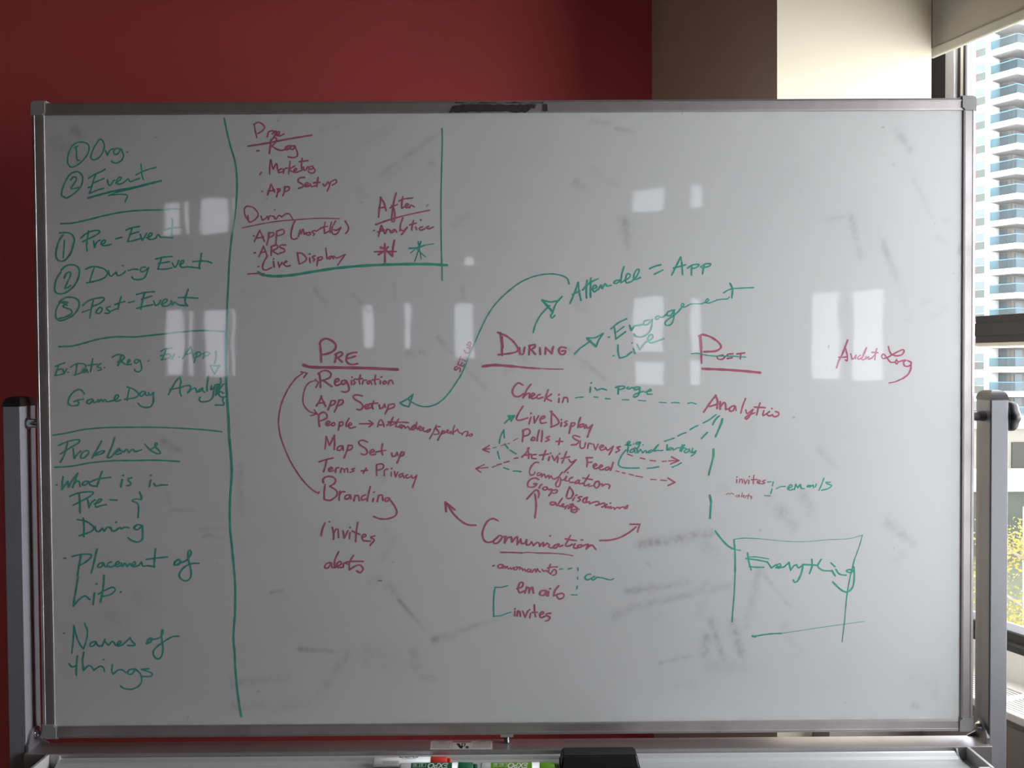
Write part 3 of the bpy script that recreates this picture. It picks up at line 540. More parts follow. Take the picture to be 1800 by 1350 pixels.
 '513,548 522,610 542,683;w2.6:518,582 580,580 682,596;w3.4:498,593 560,600 620,610 670,620;528,656 580,662 642,662;670,620 702,668;702,668 740,640;735,666 777,650 765,633 745,650 750,668 802,660;802,660 842,623;842,623 855,685;855,685 880,650 902,642;902,642 915,667 952,643;952,643 940,710 910,770 885,782 877,763;1022,598 1025,650 1004,712;950,640 1062,646;1097,598 1070,650 1105,685 1150,690 1182,690;1182,686 1207,730;1172,626 1206,657;1212,678 1240,715 1292,725;1355,690 1320,680 1293,690 1320,704 1357,690;1355,658 1358,740 1345,820 1305,857 1260,845 1188,778'),
('handwritten_word', 'pink handwriting reading Audit Log at the right', 'p', 3.2, 'N',
 '452,338 420,430;420,430 370,560 320,650 277,777;408,440 430,520 447,600 442,670;442,672 412,655;308,612 370,612 442,605;500,555 520,642;520,642 550,630 582,578;582,578 575,635;652,580 610,615 620,645 662,625;w4.2:747,462 715,540 690,600;w3.4:690,600 665,645 700,652;700,652 742,630 782,608;742,600 738,640;912,473 890,560 880,652;832,535 880,535 927,540;780,642 830,625 875,575;1095,443 1115,520 1150,572;1150,572 1220,590 1290,580 1335,545 1342,500 1310,495 1240,525 1150,575 1080,615 1010,632 988,600 1010,560 1040,580 1080,630 1130,690 1192,690;1225,648 1203,690 1225,717 1247,690 1225,658;1247,690 1300,670 1362,655;1372,660 1335,690 1350,745 1400,757 1447,730 1452,690 1395,665;1452,690 1450,790 1410,880 1320,950;w2.6:1320,950 1200,1000 1103,1020'),
# ---- Communication
('handwritten_word', 'red handwriting reading Communication, underlined', 'p', 3.9, 'S',
 '292,127 220,95 150,125 95,210 68,320 95,410 150,437 212,425;262,380 225,420 238,452 290,442 332,400 347,350 310,338 268,380;345,365 400,348;400,348 388,447;388,447 430,370 482,358;482,358 495,432;495,432 540,370 572,358;572,358 565,472;565,472 617,388;617,388 625,452;625,452 672,450 702,398;702,398 695,472;695,472 742,470 772,428;772,428 800,482;800,482 850,440 882,450 890,492;890,492 942,438 940,492;940,492 1002,448;1034,347 1045,343;1002,455 1032,470 1018,500 1060,517 1102,488;1162,460 1100,480 1088,517 1130,512 1167,458;1167,458 1172,497 1222,478;1332,338 1290,420 1260,482 1300,492 1362,463;1258,385 1330,400 1417,410;1400,458 1375,507 1410,522 1452,508;1482,402 1508,402;1492,470 1440,480 1438,510 1490,500 1492,468;1492,492 1562,468;1562,468 1592,465 1560,532;1565,528 1620,480 1650,480 1697,537;w3.4:325,580 500,582 640,588;w2.4:640,588 730,580 850,590;w3.2:850,590 1050,592;w2.4:1050,592 1230,605 1367,629'),
('drawn_arrow', 'red arrow from Communication up to the right', 'p', 4.0, 'J', '1325,450 1400,448 1480,428 1560,385 1612,343;w3.4:1566,322 1642,322;1642,322 1624,384'),
('handwritten_word', 'red handwriting reading announcements, with a bullet dot', 'p', 3.2, 'U',
 '80,192 116,177;312,170 250,155 198,190 220,232 280,232 312,178;312,178 310,242;310,242 352,188 372,242;372,242 412,193 430,262 482,230;482,230 500,267 542,228;622,213 570,230 558,270 610,277 642,230 628,208;642,230 702,213 680,272;680,272 732,233 760,292;760,292 802,258 822,312;822,312 850,290;892,258 850,290 880,327 902,322;900,327 952,280 930,268 940,327 982,320;970,332 1032,258 1060,332;1060,332 1092,248 1100,290 1162,332;1198,270 1230,312;1230,312 1292,288 1310,320;1387,148 1350,260 1350,340 1390,372;1318,240 1420,215 1542,212;1390,372 1452,280 1490,270 1522,330 1490,392 1428,395'),
('drawn_line', 'dotted green line joining announcements to emails', 'g', 3.0, 'J', '1009,677 1030,675;1077,676 1104,669;1153,666 1153,688;1150,741 1150,757;1148,810 1143,833;1101,880 1147,881'),
('handwritten_word', 'green handwriting reading com trailing off', 'g', 3.4, 'J', '1252,716 1225,720 1208,745 1225,762 1257,750;1282,735 1260,750 1272,765 1300,743;w3:1298,741 1340,745 1380,756 1410,762 1434,752'),
('handwritten_word', 'red handwriting reading emails', 'p', 3.8, 'J',
 '668,832 712,815 717,783 695,785 680,825 690,862 733,848;733,867 747,818;745,822 765,825 767,867;767,855 792,818 802,867;895,845 862,850 853,880 885,882 902,848;902,848 907,887;920,853 917,887;930,833 935,831;1002,808 970,850 962,887;962,887 1022,868 1042,880 1032,905 1000,912 985,890'),
('drawn_line', 'green bracket at the left of emails and invites', 'g', 3.2, 'J', 'w2.6:599,807 550,820 497,820;w3.4:497,820 488,880 485,960 487,1052;w2.6:483,1050 540,1045 580,1030 622,1017'),
('handwritten_word', 'red handwriting reading invites under the middle emails', 'p', 3.8, 'J',
 '655,1008 650,1047;653,993 657,990;670,1047 677,1008;675,1014 692,1012 697,1050;715,1008 735,1057;735,1057 757,1008;777,1028 772,1062;767,1001 771,998;808,960 810,1010 817,1052;788,1020 832,1018;848,1042 882,1025 870,1013 850,1035 860,1060 890,1050;937,1025 903,1030 905,1045 932,1055 920,1080 896,1087'),
]
# ------------------------------------------------------------------ the room shell
def shell(name, parts, m, mtx=MR):
    bm = NB()
    for p in parts:
        box(bm, *p, M=mtx)
    return put(name, bm, m, kind='structure')


shell('floor', [(-.9, REAR + .3, LEFT - .2, .3, -.1, 0)], M['carpet'])
shell('ceiling', [(-.9, REAR + .3, LEFT - .2, .3, CEIL, CEIL + .1)], M['ceiling'])
shell('wall_front', [(-.72, -.568, LEFT - .2, .3, 0, CEIL)], M['red'])
shell('wall_left', [(-.6, REAR, LEFT - .2, LEFT, 0, CEIL)], M['white_paint'])
bm = NB()
RC = .006
prism(bm, [(-.568, -.4734), (0, -.4734)] + [(-RC + RC * math.cos(a), .004 - RC + RC * math.sin(a)) for a in np.linspace(0, math.pi / 2, 7)] + [(-.568, .004)], 0, CEIL, 'z', M=MR)
put('column', bm, M['cream'], kind='structure')
a0, b0 = WIN[0]
shell('wall_right', [(-.568, -.20, .16, .3, 0, CEIL), (-.2, a0, .16, .3, 0, .85), (-.2, a0, .16, .3, 2.8, CEIL), (a0, REAR, .10, .3, 0, .85), (a0, REAR, .10, .3, 2.80, CEIL),
                     (b0, REAR, .10, .3, .85, 2.80)], M['white_paint'])

# rear wall with its narrow windows (seen as reflections in the board)
REAR_WIN = [(-7.51, -7.24, 3.00, 3.36), (-7.19, -7.11, 3.00, 3.36), (-6.98, -6.63, 3.00, 3.36), (-6.58, -6.54, 3.00, 3.36),
            (-7.49, -7.23, 1.46, 2.17), (-7.18, -7.11, 1.46, 2.17), (-6.96, -6.65, 1.46, 2.17), (-6.60, -6.54, 1.46, 2.17),
            (-4.99, -4.88, 1.74, 2.16), (-4.52, -4.45, 1.72, 2.17), (-3.99, -3.78, 1.62, 2.15), (-3.90, -3.78, 2.50, 2.60),
            (-2.24, -1.98, 2.90, 3.10), (-1.74, -1.65, 2.90, 3.10), (-2.24, -1.98, 1.66, 2.14), (-2.24, -1.98, 1.37, 1.58),
            (-1.74, -1.66, 1.66, 2.13), (-1.74, -1.66, 1.37, 1.58), (-.75, -.53, 1.42, 2.14), (-.43, -.21, 1.42, 2.14)]
ns = sorted({LEFT, .1} | {v for q in REAR_WIN for v in q[:2]})
zs = sorted({0, CEIL} | {v for q in REAR_WIN for v in q[2:]})
bm = NB()
for i in range(len(ns) - 1):
    run = None
    for j in range(len(zs) - 1):
        nm, zm = (ns[i] + ns[i + 1]) / 2, (zs[j] + zs[j + 1]) / 2
        hole = any(q[0] < nm < q[1] and q[2] < zm < q[3] for q in REAR_WIN)
        if not hole and run is None:
            run = zs[j]
        if run is not None and (hole or j == len(zs) - 2):
            box(bm, REAR, REAR + .03, ns[i], ns[i + 1], run, zs[j] if hole else zs[j + 1], M=MR)
            run = None
put('wall_rear', bm, M['white_paint'], kind='structure')
for k, q in enumerate(REAR_WIN):
    shell(f'window_{k + 2}', [(REAR + .012, REAR + .018, q[0], q[1], q[2], q[3])], M['tint'])  # grey panes added to dim the daylight through the rear openings

# ------------------------------------------------------------------ window beside the board
def window(name, ua, ub, first):
    bm = NB()
    box(bm, ua - .32 if first else ua, ua + (.007 if first else .05), .10, .158, .851, 2.798, M=MR, bev=.002)     # left jamb
    box(bm, ub - .05, ub, .10, .158, .851, 2.798, M=MR, bev=.002)
    box(bm, ua, ub, .10, .158, 2.74, 2.798, M=MR, bev=.002)
    fr = put(name, bm, M['frame_dark'], kind='structure')
    ROOT[fr.name] = Vector((0, 0, 0))
    if first:
        bm = NB()
        box(bm, ua + .007, ua + .0355, .088, .158, .84, 2.74, M=MR, bev=.002)
        put('mullion', bm, M['frame_light'], fr, label='pale grey vertical window mullion')
        bm = NB()
        box(bm, ua + .0355, ua + .046, .10, .112, .84, 2.74, M=MR)
        box(bm, ua + .0525, ua + .0595, .10, .1065, .84, 2.74, M=MR)
        put('gasket', bm, M['gasket'], fr, label='black gasket strip along the glass edge')
        bm = NB()
        box(bm, ua + .046, ua + .0525, .098, .110, .84, 2.74, M=MR)
        put('edge_strip', bm, M['hem'], fr, label='white strip beside the gasket')
    # transom: three shallow steps and a paler lip below
    u0 = ua + .092 if first else ua + .05
    bm = NB()
    box(bm, u0, ub - .05, .100, .158, 1.6005, 1.668, M=MR, bev=.0015)
    box(bm, u0, ub - .05, .097, .12, 1.617, 1.650, M=MR, bev=.002)
    tr = put('transom', bm, M['frame_dark'], fr, label='dark horizontal window bar')
    bm = NB()
    box(bm, u0, ub - .05, .101, .15, 1.591, 1.6, M=MR, bev=.001)
    put('bead', bm, M['blind'], tr, label='paler lip under the dark bar')
    bm = NB()
    prism(bm, [(.085, .851), (.085, .866), (.088, .869), (.097, .872), (.099, .892), (.103, .895), (.158, .895), (.158, .851)], ua, ub, 'x', M=MR)
    put('bottom_rail', bm, M['frame_dark'], fr, label='dark stepped lower frame of the window')
    bm = NB()
    box(bm, ua, ub, .1066, .1116, .85, 2.76, M=MR)
    put('glass_pane', bm, M['glass'], fr, label='clear glass pane')


window('window_1', a0, b0, True)


def blind(ua, ub, zb, label, group=None):
    t = thing('roller_blind', label, 'blind', L(ua, .03, zb), group)
    bm = NB()
    box(bm, ua, ub, .029, .031, zb + .024, 2.95, M=MR)
    put('blind_fabric', bm, M['blind'], t)
    bm = NB()
    box(bm, ua - .004, ub + .004, .024, .036, zb, zb + .026, M=MR, bev=.004)
    put('hem_bar', bm, M['hem'], t, label='pale bottom bar of the blind')
    bm = NB()
    c = L(ua - .01, .045, 2.965)
    lathe(bm, [(0, .02), (ub - ua + .02, .02)], c, UA, 20)
    put('roller_tube', bm, M['hem'], t)
    for u in (ua - .012, ub + .008):
        bm = NB()
        box(bm, u, u + .004, .0, .10, 2.93, 3.0, M=MR)
        put('end_bracket', bm, M['bracket'], t)


blind(-.024, b0 - .04, 2.331, 'beige roller blind pulled part way down over the window at the right')

# radiator cabinet under the window
t = thing('radiator_cabinet', 'low white radiator cabinet with slotted grille top under the window', 'radiator cabinet', L(.0, 0, 0))
bm = NB()
CT, CN = .782, -.092
box(bm, .02, 4.4, CN + .006, .098, .0, CT - .035, M=MR)
put('casing', bm, M['cab_front'], t, label='taupe cabinet front')
bm = NB()
box(bm, .001, .06, -.372, CN + .004, 0, CT - .002, M=MR, bev=.002)
put('pipe_boxing', bm, M['cab_front'], t, label='taupe boxing running along the foot of the column')
bm = NB()
SL0, SL1 = -.079, .036
box(bm, .01, 4.41, CN, SL0, CT - .019, CT, M=MR, bev=.003)
box(bm, .01, 4.41, SL1, .099, CT - .034, CT, M=MR, bev=.003)
box(bm, .01, 4.41, .086, .0985, CT - .01, .8505, M=MR)
put('cabinet_top', bm, M['cabinet'], t, label='white enamel top edges')
bm = NB()
u = .015
while u < 1.9:
    n = SL0
    while n < SL1 - .004:
        box(bm, u, u + .220, n, n + .0054, CT - .02, CT - .0008, M=MR)
        n += .0112
    box(bm, u + .220, u + .240, SL0, SL1, CT - .02, CT - .0004, M=MR)
    u += .240
box(bm, u, 4.4, SL0, SL1, CT - .02, CT - .0004, M=MR)
box(bm, .012, .016, SL0, SL1, CT - .02, CT - .0004, M=MR)
put('grille', bm, M['cabinet'], t, label='slotted air grille')
bm = NB()
box(bm, .012, 4.4, SL0, SL1, CT - .034, CT - .03, M=MR)
put('slot_bed', bm, M['cab_front'], t, label='taupe bed below the grille slots')

# dark mullion-high baseboard along the red wall and the column
shell('baseboard_front', [(-.568, -.556, LEFT, -.4734, 0, .1)], M['black'])
# ------------------------------------------------------------------ the mobile whiteboard
WX, ZB, ZT = .915, .8244, 2.0673
IX, IB, IT = .8912, .8481, 2.0405
WB = thing('mobile_whiteboard', 'large framed whiteboard covered in green and red handwriting, on a wheeled grey stand', 'whiteboard', (0, .005, 0))

# eraser smears and grime, measured on the board: x0, y0, x1, y1, half width, strength
SMEAR = [(1129, 957, 1249, 938, 7, .55), (1103, 1040, 1206, 1024, 5, .45), (1105, 1070, 1285, 1028, 6, .28), (1080, 1080, 1095, 1078, 9, .25),
         (1249, 1091, 1272, 1161, 5, .42), (1288, 1095, 1303, 1150, 7, .55), (1334, 1003, 1311, 1099, 6, .24), (1342, 1010, 1389, 1068, 3, .25),
         (1160, 1165, 1215, 1153, 3, .28), (1243, 1120, 1238, 1150, 7, .40), (1250, 1170, 1310, 1172, 12, .16), (1370, 895, 1393, 926, 9, .34),
         (1410, 868, 1428, 902, 8, .22), (1560, 918, 1603, 955, 7, .30), (1585, 975, 1570, 990, 7, .1), (1240, 960, 1260, 975, 12, .14), (1240, 1030, 1230, 1080, 8, .14),
         (527, 1141, 593, 1146, 3.5, .5), (610, 1150, 560, 1223, 8, .22), (683, 1030, 697, 1050, 6, .35), (697, 1050, 733, 1091, 3, .6), (733, 1091, 748, 1110, 2.5, .25),
         (763, 1124, 793, 1117, 6, .5), (793, 1114, 840, 1099, 4, .35), (840, 1099, 905, 1080, 4, .16), (728, 1147, 731, 1172, 7, .32), (745, 1190, 760, 1192, 6, .28),
         (650, 1150, 690, 1160, 20, .13), (417, 1200, 503, 1190, 6, .24), (417, 1247, 540, 1236, 12, .17), (478, 1041, 498, 1038, 3, .4), (490, 1046, 500, 1048, 8, .15),
         (405, 1190, 408, 1210, 2, .4), (410, 1240, 420, 1252, 6, .25),
         (1576, 228, 1600, 264, 6, .30), (1606, 315, 1637, 380, 4, .16), (1453, 385, 1492, 379, 4, .17), (1496, 381, 1512, 452, 5, .28), (1552, 427, 1577, 493, 5, .34),
         (1580, 495, 1595, 560, 5, .08), (1650, 418, 1664, 426, 5, .18), (1660, 385, 1675, 392, 6, .12), (1040, 213, 1072, 217, 4, .3), (1083, 226, 1113, 231, 3, .3),
         (1097, 390, 1103, 412, 8, .42), (1100, 420, 1104, 436, 5, .26), (1012, 320, 1022, 328, 6, .25), (1044, 300, 1052, 306, 6, .18), (1070, 318, 1080, 322, 5, .12),
         (673, 303, 775, 232, 4, .26), (672, 312, 720, 280, 8, .12), (631, 334, 637, 341, 5, .3), (756, 286, 762, 289, 4, .28), (690, 225, 640, 248, 7, .14), (560, 230, 640, 205, 4, .1),
         (130, 226, 140, 240, 7, .35), (95, 245, 130, 270, 14, .16), (287, 777, 313, 790, 5, .42), (422, 817, 423, 905, 4, .20), (358, 943, 366, 940, 3, .4), (366, 940, 392, 946, 2, .4),
         (304, 897, 342, 898, 2.5, .3), (350, 930, 400, 929, 3, .15), (292, 868, 299, 885, 2.5, .25), (238, 1044, 262, 1062, 12, .12), (190, 1085, 225, 1092, 12, .15), (250, 1045, 256, 1060, 10, .14),
         (553, 507, 570, 531, 3, .38), (620, 517, 648, 548, 3, .32), (648, 546, 660, 540, 3, .2), (693, 500, 694, 525, 3, .2), (440, 520, 470, 510, 6, .14),
         (998, 613, 1062, 666, 4, .28), (1024, 640, 1060, 664, 7, .1), (769, 593, 853, 682, 3.5, .30), (769, 595, 776, 598, 4, .25), (718, 620, 724, 624, 6, .3), (742, 618, 748, 622, 4, .22),
         (918, 625, 925, 640, 7, .14), (888, 655, 900, 648, 4, .14), (672, 980, 690, 948, 6, .16), (676, 930, 682, 955, 5, .16), (666, 820, 676, 845, 7, .2), (654, 1022, 668, 1016, 7, .2),
         (1130, 955, 1140, 958, 7, .35), (1138, 990, 1142, 994, 3, .28), (1440, 790, 1466, 820, 5, .16), (1355, 875, 1350, 885, 6, .18), (900, 790, 960, 890, 12, .06),
         (945, 480, 975, 520, 20, .06), (1015, 530, 1022, 540, 8, .2), (820, 380, 800, 395, 6, .28), (812, 505, 814, 525, 5, .18), (836, 380, 880, 420, 20, .05),
         (1610, 1190, 1640, 1200, 14, .10), (1606, 1240, 1612, 1243, 4, .30), (1640, 1190, 1645, 1225, 6, .14), (1215, 1203, 1222, 1206, 7, .12), (1190, 1200, 1205, 1204, 6, .10), (1090, 815, 1080, 825, 10, .06),
         (1270, 860, 1276, 870, 8, .1), (1320, 755, 1316, 770, 8, .09), (1440, 1010, 1470, 1060, 3, .05), (1380, 1100, 1400, 1150, 8, .10),
         (1150, 1060, 1160, 1090, 20, .06), (1600, 300, 1601, 300, 6, .1), (1570, 290, 1571, 291, 2, .5), (1640, 555, 1660, 540, 6, .12), (1625, 530, 1635, 528, 5, .1), (1688, 430, 1686, 445, 3, .4)]
GX, GZ = 640, 430
xs = np.linspace(-IX - .002, IX + .002, GX)
zz = np.linspace(IB - .002, IT + .002, GZ)
X, Z = np.meshgrid(xs, zz)
ST = np.zeros_like(X)


def vnoise(shape, cell):
    g = rng.random((shape[0] // cell + 3, shape[1] // cell + 3))
    yy, xx = np.mgrid[0:shape[0], 0:shape[1]]
    fy, fx = yy / cell, xx / cell
    iy, ix = fy.astype(int), fx.astype(int)
    ty, tx = fy - iy, fx - ix
    ty, tx = ty * ty * (3 - 2 * ty), tx * tx * (3 - 2 * tx)
    return (g[iy, ix] * (1 - ty) * (1 - tx) + g[iy + 1, ix] * ty * (1 - tx) + g[iy, ix + 1] * (1 - ty) * tx + g[iy + 1, ix + 1] * ty * tx)


fine = .25 + .9 * vnoise(X.shape, 2)
mid = .35 + .95 * vnoise(X.shape, 5)
for (x0, y0, x1, y1, hw, st) in SMEAR:
    a, b = pix(x0, y0), pix(x1, y1)
    ax, az, bx, bz = a[0], a[2], b[0], b[2]
    dx, dz = bx - ax, bz - az
    ll = max(dx * dx + dz * dz, 1e-9)
    tt = np.clip(((X - ax) * dx + (Z - az) * dz) / ll, 0, 1)
    dist = np.hypot(X - ax - tt * dx, Z - az - tt * dz)
    s = hw * 1.15 / 900.0
    ST = np.maximum(ST, .72 * st * (1 - .35 * tt) * np.exp(-(dist / s) ** 2 * .9) * np.clip(1.15 * fine * mid + .06, 0, 1.05))
cloud = .5 * vnoise(X.shape, 90) + .3 * vnoise(X.shape, 35) + .2 * vnoise(X.shape, 12)
ST = ST + .10 * np.clip(cloud - .42, 0, 1)
edge = np.minimum.reduce([X + IX, IX - X, Z - IB, IT - Z])
ST = ST + .16 * np.exp(-np.clip(edge, 0, 9) / .006) * vnoise(X.shape, 9)
corner = np.hypot(X + IX, Z - IT)
ST = ST + .10 * np.exp(-(corner / .16) ** 2) * (.4 + vnoise(X.shape, 14))
for _ in range(28):
    cx, cz = rng.uniform(-IX, IX), rng.uniform(IB, IT)
    ST = np.maximum(ST, rng.uniform(.2, .5) * (np.hypot(X - cx, Z - cz) < rng.uniform(.0012, .0024)))

me = bpy.data.meshes.new('writing_surface')
loc0 = ROOT[WB.name]
V = np.stack([X.ravel() - loc0.x, np.zeros(GX * GZ) - loc0.y, Z.ravel() - loc0.z], 1)
idx = np.arange(GX * GZ).reshape(GZ, GX)
Fq = np.stack([idx[:-1, :-1].ravel(), idx[:-1, 1:].ravel(), idx[1:, 1:].ravel(), idx[1:, :-1].ravel()], 1)
nb = len(V)
back = np.array([[sx * IX - loc0.x, .016 - loc0.y, z - loc0.z] for sx, z in ((-1, IB), (1, IB), (1, IT), (-1, IT))])
c4 = [idx[0, 0], idx[0, -1], idx[-1, -1], idx[-1, 0]]
V = np.vstack([V, back])
F2 = [[nb + 3, nb + 2, nb + 1, nb]] + [[c4[(i + 1) % 4], c4[i], nb + i, nb + (i + 1) % 4] for i in range(4)]
F = np.vstack([Fq, np.array(F2)])
me.vertices.add(len(V))
me.vertices.foreach_set('co', V.ravel())
me.loops.add(len(F) * 4)
me.loops.foreach_set('vertex_index', F.ravel())
me.polygons.add(len(F))
me.polygons.foreach_set('loop_start', np.arange(0, len(F) * 4, 4))
me.polygons.foreach_set('loop_total', np.full(len(F), 4))
me.update(calc_edges=True)
at = me.attributes.new('grime', 'FLOAT', 'POINT')
at.data.foreach_set('value', np.concatenate([ST.ravel(), np.zeros(4)]).astype(np.float32))
mb = mat('white_board_enamel', (.86, .87, .86), .075, spec=.85)
t = mb.node_tree
b = t.nodes['Principled BSDF']
b.inputs['Coat Weight'].default_value = 1.0
b.inputs['Coat IOR'].default_value = 1.7
b.inputs['Coat Roughness'].default_value = .03
an = t.nodes.new('ShaderNodeAttribute')
an.attribute_name = 'grime'
mx = t.nodes.new('ShaderNodeMix')
mx.data_type = 'RGBA'
mx.inputs[6].default_value = (.84, .85, .84, 1)
mx.inputs[7].default_value = (.10, .10, .095, 1)
t.links.new(an.outputs['Fac'], mx.inputs[0])
t.links.new(mx.outputs[2], b.inputs['Base Color'])
ad = t.nodes.new('ShaderNodeMath')
ad.operation = 'MULTIPLY_ADD'
ad.inputs[1].default_value = .5
ad.inputs[2].default_value = .03
t.links.new(an.outputs['Fac'], ad.inputs[0])
t.links.new(ad.outputs[0], b.inputs['Roughness'])
# faint long waves in the steel sheet
wv = t.nodes.new('ShaderNodeTexNoise')
wv.inputs['Scale'].default_value = 9
wv.inputs['Detail'].default_value = 2
tcb = t.nodes.new('ShaderNodeTexCoord')
t.links.new(tcb.outputs['Object'], wv.inputs['Vector'])
bpn = t.nodes.new('ShaderNodeBump')
bpn.inputs['Strength'].default_value = .05
bpn.inputs['Distance'].default_value = .004
t.links.new(wv.outputs['Fac'], bpn.inputs['Height'])
t.links.new(bpn.outputs[0], b.inputs['Normal'])
t.links.new(bpn.outputs[0], b.inputs['Coat Normal'])
me.materials.append(mb)
SURF = bpy.data.objects.new('writing_surface', me)
S.collection.objects.link(SURF)
SURF.parent = WB
SURF['label'] = 'glossy white writing panel with grey eraser smears'


# handwriting: each note is a set of marker strokes lying on the enamel
def smooth(P):
    if len(P) < 3:
        return P
    P = np.array(P, float)
    out = []
    E = np.vstack([2 * P[0] - P[1], P, 2 * P[-1] - P[-2]])
    for i in range(1, len(E) - 2):
        p0, p1, p2, p3 = E[i - 1:i + 3]
        d = np.hypot(*(p2 - p1))
        n = int(np.clip(d / 2.2, 2, 10))
        m1 = (p2 - p0) * .5
        m2 = (p3 - p1) * .5
        a1, a2 = np.hypot(*m1), np.hypot(*m2)
        if a1 > d:
            m1 = m1 * d / a1
        if a2 > d:
            m2 = m2 * d / a2
        for k in range(n):
            s = k / n
            out.append((2 * s ** 3 - 3 * s ** 2 + 1) * p1 + (s ** 3 - 2 * s ** 2 + s) * m1 + (-2 * s ** 3 + 3 * s ** 2) * p2 + (s ** 3 - s ** 2) * m2)
    out.append(P[-1])
    return out


INKN = [0]


def ribbon(bm, P, wpx, y):
    hw = wpx / 900.0 / 2 * .80
    Q = [pix(p[0], p[1]) for p in P]
    Q = [np.array((q[0], q[2])) for q in Q]
    n = len(Q)
    ws = hw * (1 + .10 * np.sin(np.arange(n) * .9 + rng.uniform(0, 6)))
    left, right, fn = [], [], None
    T = []
    for i in range(n):
        a, b_ = Q[max(i - 1, 0)], Q[min(i + 1, n - 1)]
        d = b_ - a
        l = np.hypot(*d)
        T.append(d / l if l > 1e-9 else (T[-1] if T else np.array((1., 0))))
    o = loc0

    def v(p, k_=0):
        # the ink film builds up by microns along the stroke, so crossings never coincide
        return bm.verts.new((p[0] - o.x, y - o.y - 6e-7 * ((INKN[0] + k_) % 330), p[1] - o.z))
    for i in range(n):
        nrm = np.array((-T[i][1], T[i][0]))
        left.append(v(Q[i] + nrm * ws[i], i))
        right.append(v(Q[i] - nrm * ws[i], i))
    for i in range(n - 1):
        bm.faces.new((left[i], right[i], right[i + 1], left[i + 1]))
    for end, s in ((0, -1), (n - 1, 1)):
        nrm = np.array((-T[end][1], T[end][0]))
        fan = [v(Q[end] + (nrm * math.cos(a) + s * T[end] * math.sin(a)) * ws[end], end) for a in (math.pi / 4, math.pi / 2, 3 * math.pi / 4)]
        ring = [left[end]] + fan + [right[end]]
        bm.faces.new(ring)
    INKN[0] += n + 3


for k, (nm, lab, colr, wid, reg, data) in enumerate(NOTES):
    bm = NB()
    ox, oy, sc = REG[reg]
    for st in data.split(';'):
        if st[0] == 'w':
            wt, st = st[1:].split(':')
            wid = float(wt)
        P = [tuple(float(c) for c in q.split(',')) for q in st.split()]
        P = [(ox + a / sc, oy + c / sc) for a, c in P]
        if len(P) == 1:
            P = [P[0], (P[0][0] + .5, P[0][1])]
        ribbon(bm, smooth(P), wid, -.00006 - .000004 * (k % 20) - (.00025 if 'thin green line through' in lab else 0))
    m2 = bpy.data.meshes.new(nm)
    bm.to_mesh(m2)
    bm.free()
    m2.materials.append(M[colr])
    o = bpy.data.objects.new(nm, m2)
    S.collection.objects.link(o)
    o.parent = SURF
    o['label'] = lab

# frame rails: outline in (depth y, distance from the inner edge)
FW = WX - IX
PROF = [(.0, .0), (-.0022, .0006), (-.0028, .004), (-.0030, .0176), (-.0037, .0181), (-.0037, .0199), (-.0028, .0212), (-.002, .0237), (.020, .0237), (.020, .0)]


def rail(a, b, side, lab):
    bm = NB()
    if side in ('top', 'bottom'):
        pr = [(y, IT + d if side == 'top' else IB - d) for y, d in PROF]
        prism(bm, pr, a, b, 'x')
    else:
        sgn = 1 if side == 'right' else -1
        pr = [(sgn * (IX + d), y) for y, d in PROF]
        prism(bm, pr, a, b, 'z')
    return put('frame_rail', bm, M['alu'], WB, label=lab)


top = rail(-IX, IX, 'top', 'top aluminium frame rail with dark tape residue')
rail(-IX, IX, 'bottom', 'bottom aluminium frame rail')
rail(IB, IT, 'left', 'left aluminium frame rail')
rail(IB, IT, 'right', 'right aluminium frame rail')

# torn tape residue on the top rail
def patch(pts, y):
    bm = NB()
    vs = [bm.verts.new((pix(*p)[0], y, pix(*p)[2])) for p in pts]
    bm.faces.new(vs)
    r = bmesh.ops.extrude_face_region(bm, geom=bm.faces[:])
    bmesh.ops.translate(bm, verts=[e for e in r['geom'] if isinstance(e, bmesh.types.BMVert)], vec=(0, .0006, 0))
    return bm


def rough_edge(x0, x1, n, f):
    return [(x0 + (x1 - x0) * i / n, f(i / n) + random.uniform(-.9, .9)) for i in range(n + 1)]


up = rough_edge(796, 943, 26, lambda s: 184.6 if s > .12 else 188 - 3.4 * s / .12)
lo = rough_edge(790, 940, 26, lambda s: 199 - 2.2 * min(s, .6) / .6 + (1.6 if .72 < s < .92 else (-6 if s > .95 else 0)))
put('tape_residue', patch(up + lo[::-1], -.0037), M['residue'], top, label='dark torn adhesive residue')
put('tape_residue', patch([(954, 184), (962, 184), (962, 190), (963, 195.5), (958, 197), (953.5, 195), (954.5, 190)], -.0037), M['residue'], top, label='small dark adhesive blob')
up = rough_edge(800, 955, 24, lambda s: 180.5 + 1.2 * abs(math.sin(9 * s)))
lo = [(x, 182.4) for x, _ in up]
put('tape_residue', patch(up + lo[::-1], -.0043), M['residue'], top, label='dark residue along the rim')


def corner_cap(sx, sz, lab):
    ox_, oz_ = sx * (WX + .0015), (ZT + .0015 if sz > 0 else ZB - .0015)
    s = .030
    r = .0085
    pts = []
    for k in range(7):
        a = math.pi / 2 * k / 6
        pts.append((r - r * math.cos(a), r - r * math.sin(a)))          # from (0, r) to (r, 0)
    # local: corner at (0,0), arms towards +
    out = [(p[0], p[1]) for p in pts] + [(s, 0), (s, .0245), (.0275, .0252), (.0252, .0275), (.0245, s), (0, s)]
    bm = NB()
    prism(bm, [(ox_ - sx * p[0], oz_ - sz * p[1]) for p in out], -.0048, .0215, 'y')
    bm.normal_update()
    bmesh.ops.bevel(bm, geom=[e for e in bm.edges if all(abs(v.co.y + .0048) < 1e-5 for v in e.verts)], offset=.0018, segments=2, affect='EDGES')
    put('corner_cap', bm, M['cap'], WB, label=lab)


